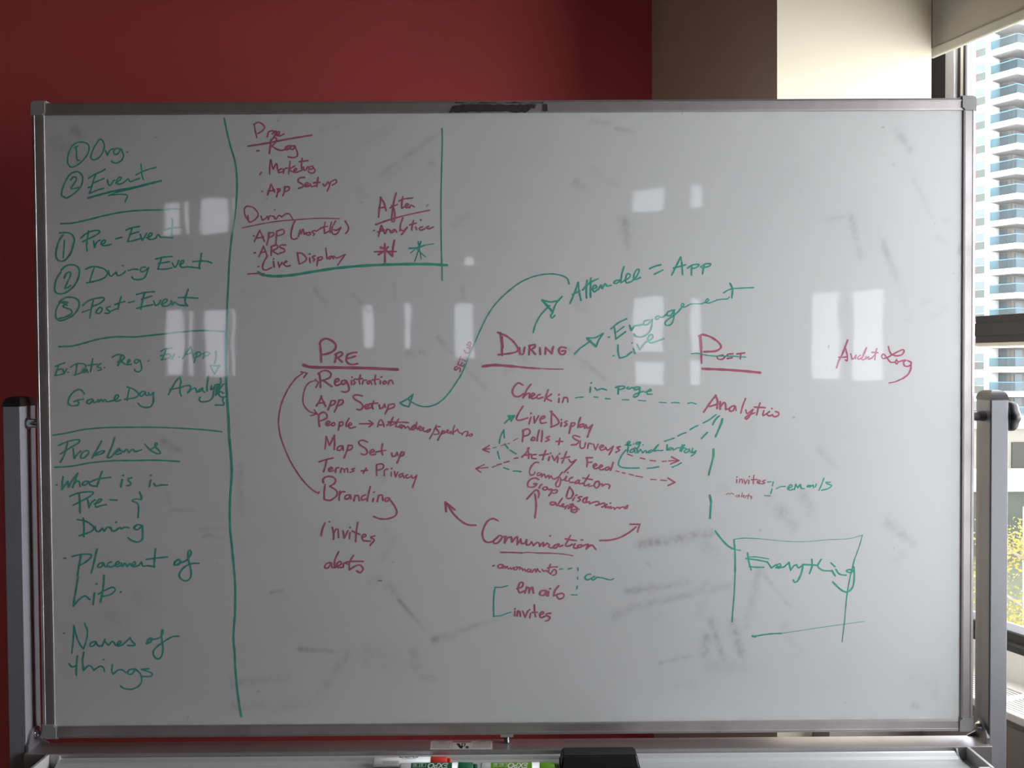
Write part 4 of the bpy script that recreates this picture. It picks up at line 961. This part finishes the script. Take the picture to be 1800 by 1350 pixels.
corner_cap(-1, 1, 'rounded grey plastic cap at the upper left frame corner')
corner_cap(1, 1, 'rounded grey plastic cap at the upper right frame corner')
corner_cap(-1, -1, 'grey plastic cap at the lower left frame corner')
corner_cap(1, -1, 'grey plastic cap at the lower right frame corner')

# ---- stand
PY0, PY1 = -.02, .034
PT = 1.478
for sx in (-1, 1):
    side = 'right' if sx > 0 else 'left'
    xi, xo = sx * .9385, sx * .9715
    bm = NB()
    box(bm, min(xi, xo), max(xi, xo), PY0, PY1, .10, PT, bev=.0012, seg=2)
    po = put('post', bm, M['post'], WB, label=f'{side} upright grey square post')
    bm = NB()          # dark strip: reflection painted on the left post, seam on the right
    ya, yb = (.004, .012) if sx < 0 else (-.0178, -.0148)
    box(bm, min(xi - sx * .0006, xi), max(xi - sx * .0006, xi), ya, yb, .14, PT - .001)
    put('dark_strip', bm, M['reflection_seam'], po, label='dark strip down the inner face, painted reflection at left, seam at right')
    bm = NB()          # domed plastic cap
    xc = (xi + xo) / 2
    a, b_ = .0172, .0275
    yc = (PY0 + PY1) / 2
    t2 = bmesh.new()
    rows = []
    for j in range(7):
        ang = math.pi / 2 * j / 6
        sc_, hz = math.cos(ang) ** .55 if j < 6 else .22, .019 * math.sin(ang)
        rows.append([t2.verts.new((xc + a * sc_ * sgx, yc + b_ * sc_ * sgy, PT + hz)) for sgx, sgy in ((-1, -1), (1, -1), (1, 1), (-1, 1))])
    for A, B in zip(rows, rows[1:]):
        for k in range(4):
            t2.faces.new((A[k], A[(k + 1) % 4], B[(k + 1) % 4], B[k]))
    t2.faces.new(rows[0][::-1])
    t2.faces.new(rows[-1])
    join(bm, t2)
    put('post_cap', bm, M['black'], po, label='black domed end cap')
    # pivot between post and board frame
    zc = pix(1722, 731, .006)[2] if sx > 0 else pix(54, 744, .006)[2]
    bm = NB()
    if sx < 0:
        lathe(bm, [(0, .0125), (.0012, .0125), (.0016, .0092), (.020, .0092), (.0225, .008)], (-.9385, .006, zc), (1, 0, 0), 24)
    else:
        lathe(bm, [(0, .0102), (.002, .0105), (.010, .0092), (.012, .0098), (.0225, .0088)], (.9385, .006, zc), (-1, 0, 0), 24)
    put('pivot_bolt', bm, M['steel'] if sx < 0 else M['bracket'], WB, label=f'round metal pivot between the {side} post and the frame', smooth=False)
    # gusset bracket joining post and lower bar
    g = pix(60, 1308, .0)[2] if sx < 0 else pix(1712, 1300, .0)[2]
    zb_ = .806
    bm = NB()
    ar = [(-.019 + .0, zb_ - .006)]
    R_ = .0205
    cy, cz = .0045, zb_ + .019
    prof = [(-.021, zb_ - .002), (-.021, zb_ + .012)] + [(cy + R_ * math.cos(q), cz + R_ * math.sin(q)) for q in np.linspace(math.radians(165), math.radians(15), 9)] + [(.030, zb_ + .006), (.030, zb_ - .002)]
    x0_, x1_ = sx * .9330, sx * .9385
    prism(bm, prof, min(x0_, x1_), max(x0_, x1_), 'x')
    fl = [(sx * .9330, zb_ - .0012), (sx * .9330, zb_ + .010), (sx * .915, zb_ + .0008), (sx * .915, zb_ - .0012)]
    prism(bm, [(p[0], p[1]) for p in fl], .018, .021, 'y')
    br = put('gusset_bracket', bm, M['bracket'], WB, label=f'{side} metal bracket between post and lower bar')
    bm = NB()
    lathe(bm, [(0, .0098), (.0015, .0098), (.002, .0075), (.005, .0072), (.0075, .0055), (.0085, .002)], (sx * .9332, .006, zb_ + .0245), (-sx, 0, 0), 20)
    put('bolt_head', bm, M['steel'], br, label='shiny bolt head', smooth=True)
    # foot with two castors
    bm = NB()
    box(bm, min(xi, xo), max(xi, xo), -.29, .25, .075, .115, bev=.004)
    ft = put('foot', bm, M['post'], WB, label=f'{side} foot of the stand')
    for yy in (-.26, .22):
        bm = NB()
        lathe(bm, [(0, .026), (.003, .03), (.019, .03), (.022, .026)], (xc - .011, yy, .030), (1, 0, 0), 24)
        box(bm, xc - .014, xc - .0115, yy - .008, yy + .008, .03, .078)
        box(bm, xc + .0115, xc + .014, yy - .008, yy + .008, .03, .078)
        put('castor', bm, M['black'], ft)

# lobed clamping knob outside the right post
bm = NB()
zk = pix(1787, 731, .006)[2]
lathe(bm, [(0, .011), (.004, .013)], (.9715, .006, zk), (1, 0, 0), 18)
lathe(bm, [(0, .023), (.003, .0295), (.009, .0318), (.017, .0314), (.0235, .0265), (.0262, .016)], (.9735, .006, zk), (1, 0, 0), 48,
      squash=lambda f: .93 + .07 * math.cos(2 * math.pi * 6 * f))
put('clamp_knob', bm, M['black'], WB, label='black lobed clamping knob on the right post', smooth=True)

# lower bar
bm = NB()
box(bm, -.9385, .9385, -.030, .020, .757, .806, bev=.0012)
BAR = put('lower_bar', bm, M['bar'], WB, label='grey lower bar between the posts')
bm = NB()
box(bm, -.9385, .9385, -.010, .015, .12, .165, bev=.0015)
put('lower_bar', bm, M['post'], WB, label='bottom tie bar of the stand')

# stop bolt under the frame
xb = pix(891, 1290, .0)[0]
bm = NB()
box(bm, xb - .0125, xb + .0125, -.004, .012, ZB - .0045, ZB + .0005)
sb = put('stop_plate', bm, M['cap'], WB, label='small green-grey plate under the frame')
bm = NB()
prof = [(0, .0052)]
for k in range(6):
    prof += [(.0007 + k * .0022, .0062), (.0018 + k * .0022, .0048)]
lathe(bm, prof, (xb, .003, ZB - .0045), (0, 0, -1), 16)
put('threaded_bolt', bm, M['steel'], sb, label='threaded stop bolt', smooth=False)

# warning sticker on the top of the bar
q = [pixz(*p, .8062) for p in ((758, 1302.5), (866, 1302), (865.5, 1317.3), (755.5, 1317.6))]


def quad(bm, u0, v0, u1, v1, z, mi=0):
    def P(u, v):
        a_ = q[0] * (1 - u) + q[1] * u
        b2 = q[3] * (1 - u) + q[2] * u
        p = a_ * (1 - v) + b2 * v
        return (p[0], p[1], z)
    f = bm.faces.new([bm.verts.new(P(*c)) for c in ((u0, v0), (u1, v0), (u1, v1), (u0, v1))])
    f.material_index = mi


bm = NB()
quad(bm, 0, 0, 1, 1, .80615)
SK = put('warning_sticker', bm, M['sticker'], BAR, label='pale warning sticker with fine print on the lower bar')
SKO = SK
bm = NB()
for c0 in (.03, .68):
    for r_ in range(8):
        if r_ == 0:
            quad(bm, c0 + .07, .08, c0 + .2, .15, .8063)
            continue
        x = c0
        while x < c0 + .28:
            wd = random.uniform(.012, .035)
            quad(bm, x, .12 + r_ * .095, min(x + wd, c0 + .29), .165 + r_ * .095, .8063)
            x += wd + .007
quad(bm, .345, 0.02, .35, .98, .8063)
quad(bm, .655, 0.02, .66, .98, .8063)
put('sticker_print', bm, M['sticker_ink'], BAR, label='grey lines of fine print on the sticker')
bm = NB()
quad(bm, .36, .06, .65, .18, .8063, 0)
put('sticker_stripe', bm, M['red_ink'], BAR, label='red stripe on the sticker')
bm = NB()


def qpoly(pts, z):
    vs = []
    for u, v in pts:
        a_ = q[0] * (1 - u) + q[1] * u
        b2 = q[3] * (1 - u) + q[2] * u
        p = a_ * (1 - v) + b2 * v
        vs.append(bm.verts.new((p[0], p[1], z)))
    bm.faces.new(vs)


qpoly([(.41, .30), (.46, .30), (.525, .88), (.48, .88)], .8063)
qpoly([(.50, .28), (.565, .28), (.565, .36), (.50, .36)], .8063)
qpoly([(.50, .36), (.515, .36), (.515, .62), (.50, .62)], .8063)
qpoly([(.55, .36), (.565, .36), (.555, .66), (.54, .66)], .8063)
qpoly([(.50, .62), (.54, .58), (.52, .78), (.49, .80)], .8063)
for k in range(4):
    qpoly([(.57 + .012 * k, .60 + .04 * (k % 2)), (.578 + .012 * k, .60), (.585 + .012 * k, .88), (.577 + .012 * k, .9)], .8063)
put('sticker_pictogram', bm, M['black_ink'], BAR, label='black pictogram on the sticker')

# pen tray
TX = .866
inner = [(-.0315, .7985), (-.0345, .7965), (-.038, .7912), (-.0445, .7878), (-.0513, .7866), (-.073, .7868), (-.090, .7862), (-.103, .7872), (-.1085, .7905), (-.110, .798)]
outer = [(-.1125, .798), (-.1115, .7895), (-.105, .7848), (-.090, .7838), (-.0513, .7842), (-.041, .7856), (-.0335, .7905), (-.0305, .796)]
bm = NB()
prism(bm, inner + outer, -TX, TX, 'x')
bm.normal_update()
put('pen_tray', bm, M['tray'], WB, label='pale metal pen tray along the lower bar')
for sx in (-1, 1):
    bm = NB()
    side = 'right' if sx > 0 else 'left'
    xa, xb_ = sx * TX, sx * (TX + .0035)
    base = [(-.0305, .8035), (-.0315, .780), (-.114, .780), (-.116, .8035)]
    trough = [(-.1105, .803), (-.1085, .7905), (-.103, .7872), (-.0513, .7866), (-.0445, .7878), (-.038, .7912), (-.033, .803)]
    prism(bm, base[:1] + base[1:3] + base[3:] + [(p[0], p[1]) for p in [(-.1105, .8035)]] + trough[1:-1] + [(-.033, .8035)], min(xa, xb_), max(xa, xb_), 'x')
    # hollow end box: floor, outer wall, front and rear walls
    x2 = sx * (TX + .028)
    x1b = sx * (TX + .0215)
    box(bm, min(x1b, x2), max(x1b, x2), -.116, -.0305, .778, .8055, bev=.001)
    box(bm, min(xa, x2), max(xa, x2), -.116, -.0305, .776, .7795)
    box(bm, min(xa, x2), max(xa, x2), -.116, -.110, .778, .8045, bev=.001)
    put('tray_end', bm, M['tray_end'], WB, label=f'{side} plastic end piece of the pen tray')
# ------------------------------------------------------------------ markers and eraser in the tray
TRZ = .7868
RB = .0088


def text_mesh(body, size, shear=.0):
    cu = bpy.data.curves.new('lettering', 'FONT')
    cu.body = body
    cu.size = size
    cu.shear = shear
    cu.offset = .00035
    cu.align_x = 'CENTER'
    cu.align_y = 'CENTER'
    ob = bpy.data.objects.new('lettering', cu)
    dg = bpy.context.evaluated_depsgraph_get()
    S.collection.objects.link(ob)
    dg.update()
    m_ = bpy.data.meshes.new_from_object(ob.evaluated_get(dg))
    bpy.data.objects.remove(ob)
    bpy.data.curves.remove(cu)
    b = bmesh.new()
    b.from_mesh(m_)
    bpy.data.meshes.remove(m_)
    bmesh.ops.triangulate(b, faces=b.faces)
    for _ in range(2):
        bmesh.ops.subdivide_edges(b, edges=[e for e in b.edges if e.calc_length() > size * .12], cuts=1)
    return b


def wrap(b, xc, y, z, r, ang, sx=-1):
    """lay flat lettering (reading upside down from the front) round a barrel lying along x"""
    for v in b.verts:
        a = ang + v.co.y / r * (1 if sx < 0 else -1)
        x_ = xc + sx * v.co.x
        v.co = Vector((x_, y - r * math.sin(a), z + r * math.cos(a)))
    return b


def band(bm, x0, x1, y, z, r, a0, a1, n=18, mi=0):
    vs = []
    for k in range(n + 1):
        a = a0 + (a1 - a0) * k / n
        vs.append([bm.verts.new((x, y - r * math.sin(a), z + r * math.cos(a))) for x in (x0, x1)])
    for k in range(n):
        f = bm.faces.new((vs[k][0], vs[k][1], vs[k + 1][1], vs[k + 1][0]))
        f.material_index = mi


def px2x(px, y, z):
    lo_, hi_ = -1.2, 1.2
    for _ in range(40):
        mid_ = (lo_ + hi_) / 2
        d = np.array((mid_, y, z)) - CAM
        if 900 + FPX * (d @ RGT) / (d @ FWD) < px:
            lo_ = mid_
        else:
            hi_ = mid_
    return lo_


def py_of(x, y, z):
    d = np.array((x, y, z)) - CAM
    return 675 - FPX * (d @ UPV) / (d @ FWD)


def marker(label, y, z, pxs, capm, bandm, text, tcol, tang):
    """pxs: pixel columns of barrel end, band start, band end, cap start, cap end, nib end"""
    xs_ = [px2x(p, y, z) for p in pxs]
    t = thing('whiteboard_marker', label, 'marker', (xs_[0], y, z - RB), 'markers in the pen tray')
    bm = NB()
    lathe(bm, [(0, .0066), (.0012, .0082), (.003, RB), (xs_[3] - xs_[0], RB)], (xs_[0], y, z), (1, 0, 0), 40)
    ba = put('barrel', bm, M['white_barrel'], t, smooth=True, label='white barrel')
    bm = NB()
    ll = xs_[4] - xs_[3]
    lathe(bm, [(0, RB + .0003), (.0008, RB + .0005), (ll - .001, RB - .0003), (ll, RB - .0012)], (xs_[3], y, z), (1, 0, 0), 40)
    ca = put('cap', bm, capm, t, smooth=True, label='coloured cap')
    bm = NB()
    lathe(bm, [(0, .0062), (xs_[5] - xs_[4] - .0008, .0058), (xs_[5] - xs_[4], .005)], (xs_[4], y, z), (1, 0, 0), 30)
    put('cap_tip', bm, capm, ca, smooth=True)
    if bandm:
        bm = NB()
        band(bm, xs_[1], xs_[2], y, z, RB + .00012, -2.6, 2.6)
        put('label_band', bm, bandm, ba, smooth=True, label='coloured label wrapped round the barrel')
    bm = wrap(text_mesh(text, .0150, .25), (xs_[1] * .33 + xs_[2] * .67), y, z, RB + .00028, tang)
    put('lettering', bm, tcol, ba, label='brand lettering, upside down')
    return t, ba, xs_


yr, yg, yl = -.0535, -.0785, -.0800
zr = TRZ + RB + .0004
t, ba, X_ = marker('white marker with a red cap lying behind the dark green marker', yr, zr, (656, 676, 742, 758, 786, 793), M['red_cap'], None, 'EXPO', M['black_ink'], -.45)
bm = NB()
for p0, p1, a in ((674, 696, -.28),):
    band(bm, px2x(p0, yr, zr), px2x(p1, yr, zr), yr, zr, RB + .0002, a, a + .16, 3)
put('red_flash', bm, M['red_ink'], ba, label='thin red flash on the barrel')
bm = NB()
x = px2x(707, yr, zr)
while x < px2x(731, yr, zr):
    band(bm, x, x + .0009, yr, zr, RB + .0002, .42, .56, 2)
    x += .0014
for rr in range(3):
    x = px2x(674, yr, zr)
    while x < px2x(702, yr, zr):
        wd = random.uniform(.0006, .0016)
        band(bm, x, x + wd, yr, zr, RB + .0002, .95 + rr * .2, 1.05 + rr * .2, 2)
        x += wd + .0005
put('fine_print', bm, M['sticker_ink'], ba, label='tiny dark print on the barrel')


def box_print(ba, y, z, p0, p1):
    bm = NB()
    xa, xb_ = px2x(p0, y, z), px2x(p1, y, z)
    r = RB + .00026
    band(bm, xa, xb_, y, z, r, .12, .17, 2)
    band(bm, xa, xb_, y, z, r, .92, .97, 2)
    band(bm, xa, xa + .0006, y, z, r, .12, .97, 8)
    band(bm, xb_ - .0006, xb_, y, z, r, .12, .97, 8)
    m_ = (xa + xb_) / 2
    band(bm, m_ - .0003, m_ + .0003, y, z, r, .12, .97, 8)
    for x in (xa + .002, m_ + .002):
        for rr in range(3):
            band(bm, x, x + .0045, y, z, r, .26 + rr * .2, .34 + rr * .2, 2)
    put('panel_print', bm, M['white_barrel'], ba, label='white outlined panel on the label')


t, ba, X_ = marker('white marker with dark green label and cap at the front of the tray', yg, zr, (703, 723, 795, 806, 832, 839), M['dk_green'], M['dk_green'], 'EXPO', M['white_barrel'], .62)
box_print(ba, yg, zr, 727, 749)
t, ba, X_ = marker('white marker with light green label and cap, lying beside the black eraser', yl, zr, (845, 863, 935, 949, 975, 982), M['lt_green'], M['lt_green'], 'EXPO', M['white_barrel'], .62)
box_print(ba, yl, zr, 868, 891)

# eraser
ye0, ye1 = -.096, -.047
xe0, xe1 = px2x(986, -.092, .83), px2x(1125, -.092, .83)
t = thing('whiteboard_eraser', 'black plastic whiteboard eraser standing in the pen tray', 'eraser', ((xe0 + xe1) / 2, (ye0 + ye1) / 2, TRZ))
zt = pix(1050, 1310, ye1 + .004)[2]
bm = NB()
a = bmesh.new()
bmesh.ops.create_cube(a, size=1)
for v in a.verts:
    tp = v.co.z > 0
    ins = .0045 if tp else 0
    v.co = Vector((xe0 + ins if v.co.x < 0 else xe1 - ins, ye0 + (.010 if tp else 0) if v.co.y < 0 else ye1 - (.002 if tp else 0), zt if tp else TRZ + .012))
bmesh.ops.bevel(a, geom=a.edges[:] + a.verts[:], offset=.0028, segments=3, affect='EDGES')
join(bm, a)
put('eraser_body', bm, M['eraser'], t, label='black plastic grip')
bm = NB()
box(bm, xe0 - .001, xe1 + .001, ye0 - .0005, ye1 + .0005, TRZ + .0006, TRZ + .0125, bev=.001)
put('felt_pad', bm, M['felt'], t, label='dark felt pad')
# ------------------------------------------------------------------ outside the window
GZ_ = -12.0
bm = NB()
box(bm, 2, 150, -20, 140, GZ_ - .5, GZ_)
put('ground', bm, M['concrete'], kind='structure')

AV = Vector((56.3, 98.3, 0))
WV = Vector((.547, -.837, 0)).normalized()
NV = Vector((-.837, -.547, 0)).normalized()      # facade normal, towards the viewer
MT = Matrix(((WV.x, NV.x, 0, AV.x), (WV.y, NV.y, 0, AV.y), (0, 0, 1, 0), (0, 0, 0, 1)))
TW = thing('apartment_tower', 'tall white apartment tower with blue glass balconies beyond the window', 'building', AV + Vector((0, 0, GZ_)))
FL = 2.83
Z0 = 1.55 + (643 - 617) / 1500 * 100            # a slab underside near eye level
floors = [k for k in range(-5, 20)]
bm = NB()
box(bm, -14, 0, -14, 0, GZ_, Z0 + 20 * FL, M=MT)
box(bm, 0, 1.4, -14, -2.2, GZ_, Z0 + 20 * FL, M=MT)
put('tower_wall', bm, M['tower'], TW)


def copy_part(o, dz, par):
    c = o.copy()
    S.collection.objects.link(c)
    c.parent = par
    c.location = (o.location.x, o.location.y, o.location.z + dz)
    return c


def first_floor(z):
    parts = []
    plan = [(0, -2.19), (0, 0.02), (3.1, 0.02), (4.5, -7.8), (1.42, -7.8), (1.42, -2.19)]
    bm = NB()
    prism(bm, plan, z, z + .62, 'z', M=MT)
    parts.append((put('balcony_slab', bm, M['slab'], TW, label='white balcony slab'), None))
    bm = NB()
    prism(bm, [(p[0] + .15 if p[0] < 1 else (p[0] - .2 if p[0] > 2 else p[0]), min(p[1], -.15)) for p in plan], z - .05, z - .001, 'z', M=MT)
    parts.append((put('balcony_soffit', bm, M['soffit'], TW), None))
    bm = NB()
    pl2 = [(0.05, -.04), (3.0, -.04), (4.38, -7.75)]
    for a, b in zip(pl2, pl2[1:]):
        prism(bm, [a, b, (b[0] - .03, b[1] - .03), (a[0] - .03, a[1] - .03)], z + .62, z + 1.62, 'z', M=MT)
    parts.append((put('balcony_glass', bm, M['bal_glass'], TW, label='pale blue glass balcony front'), None))
    bm = NB()
    for a, b in zip(pl2, pl2[1:]):
        prism(bm, [(a[0] + .02, a[1] + .03), (b[0] + .02, b[1] + .03), (b[0] - .04, b[1] - .05), (a[0] - .04, a[1] - .05)], z + 1.62, z + 1.70, 'z', M=MT)
    parts.append((put('balcony_rail', bm, M['bal_rail'], TW, label='blue balcony handrail'), None))
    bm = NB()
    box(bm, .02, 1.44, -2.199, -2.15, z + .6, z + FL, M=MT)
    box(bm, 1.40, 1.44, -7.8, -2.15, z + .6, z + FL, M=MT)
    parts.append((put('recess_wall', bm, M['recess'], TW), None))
    for q_ in ((.10, .95, -2.16, -2.10), (1.42, 1.50, -4.6, -2.9), (1.42, 1.50, -7.2, -5.6)):
        bm = NB()
        box(bm, *q_, z + .62, z + 2.6, M=MT)
        parts.append((put('balcony_door', bm, M['door_glass'], TW, label='dark glazed balcony door'), None))
    bm = NB()
    box(bm, -1.72, -.55, -.02, .03, z + 1.25, z + 2.2, M=MT)
    parts.append((put('window_pane', bm, M['win_up'], TW, label='pale upper window pane'), None))
    bm = NB()
    box(bm, -1.50, -.55, -.02, .03, z + .28, z + 1.2, M=MT)
    parts.append((put('window_pane', bm, M['win_lo'], TW, label='grey lower window pane'), None))
    bm = NB()
    box(bm, -1.68, -1.50, -.02, .04, z + .28, z + 1.2, M=MT)
    parts.append((put('window_panel', bm, M['win_red'], TW, label='narrow red panel beside the window'), None))
    return [p[0] for p in parts]


base = first_floor(Z0)
for k in floors:
    if k == 0 or k > 13 or k < -3:
        continue
    for o in base:
        copy_part(o, k * FL, TW)

# low podium with a garage, a path and a retaining wall nearer the viewer
def at(px, py, d):
    p = pix(px, py, d - 1.667)
    return Vector(p)


TZ = -7.4
PD = thing('podium_building', 'low cream building with a dark garage door at the foot of the tower', 'building', Vector((48, 71, TZ)))
x0 = at(1700, 700, 72).x
zt_ = at(1790, 752, 72).z
bm = NB()
box(bm, x0, x0 + 22, 70.3, 80, TZ, zt_)
put('podium_wall', bm, M['podium'], PD)
bm = NB()
box(bm, at(1777, 800, 72).x, at(1803, 800, 72).x, 70.15, 70.35, TZ, at(1790, 777, 72).z)
put('garage_door', bm, M['garage'], PD, label='dark garage door')
bm = NB()
box(bm, x0, x0 + 22, 69.9, 70.5, zt_ - .02, zt_ + .5)
put('parapet', bm, M['slab'], PD, label='white parapet edge')
bm = NB()
box(bm, 20, 80, 58.3, 82, GZ_, TZ)
put('plaza', bm, M['concrete'], kind='structure')
bm = NB()
box(bm, 20, 80, 57.7, 58.29, GZ_, TZ - .05)
o = put('retaining_wall', bm, M['green_wall'])
o['label'] = 'long grey-green retaining wall beyond the yellow tree'
o['category'] = 'wall'
ROOT[o.name] = Vector((0, 0, 0))
bm = NB()
box(bm, 20, 80, 57.6, 58.29, TZ - .05, TZ + .25)
put('coping', bm, M['slab'], o, label='pale coping on the retaining wall')

bm = NB()
box(bm, 2, 80, 2, 57.6, GZ_ - .2, GZ_ + .02)
put('lawn', bm, M['grass'], kind='structure')

# yellow autumn tree below the window
TRX = at(1792, 1000, 11.5)
TR = thing('autumn_tree', 'slim tree with yellow autumn leaves outside the window', 'tree', (TRX.x, TRX.y, GZ_))
bm = NB()
pts = [Vector((TRX.x + .35, TRX.y, GZ_))]
lathe(bm, [(0, .11), (5, .08), (8.8, .045), (10.6, .022), (11.6, .008)], (TRX.x + .28, TRX.y, GZ_), (-.02, 0, 1), 10)
branches = []
for k in range(26):
    h = 5.5 + 5.6 * k / 26
    a = k * 2.4
    ln = 1.7 * (1 - .55 * k / 26)
    p0 = Vector((TRX.x + .28 - .02 * h, TRX.y, GZ_ + h))
    dr = Vector((math.cos(a), math.sin(a), .55))
    lathe(bm, [(0, .022), (ln, .006)], p0, dr, 6)
    branches.append((p0, dr.normalized(), ln))
put('trunk', bm, M['bark'], TR, smooth=True)
bm = NB()
for p0, dr, ln in branches:
    for c in range(5):
        ctr = p0 + dr * ln * (.35 + .17 * c) + Vector((random.gauss(0, .1), random.gauss(0, .1), random.gauss(0, .08)))
        for q_ in range(60):
            p = ctr + Vector((random.gauss(0, .17), random.gauss(0, .17), random.gauss(0, .11)))
            n1 = Vector((random.gauss(0, 1), random.gauss(0, 1), random.gauss(0, .6))).normalized()
            n2 = n1.orthogonal().normalized()
            s_ = random.uniform(.02, .036)
            bm.faces.new([bm.verts.new(p + n1 * s_), bm.verts.new(p + n2 * s_ * .6), bm.verts.new(p - n1 * s_), bm.verts.new(p - n2 * s_ * .6)])
o = put('foliage', bm, M['leaf'], TR, label='yellow autumn leaves')
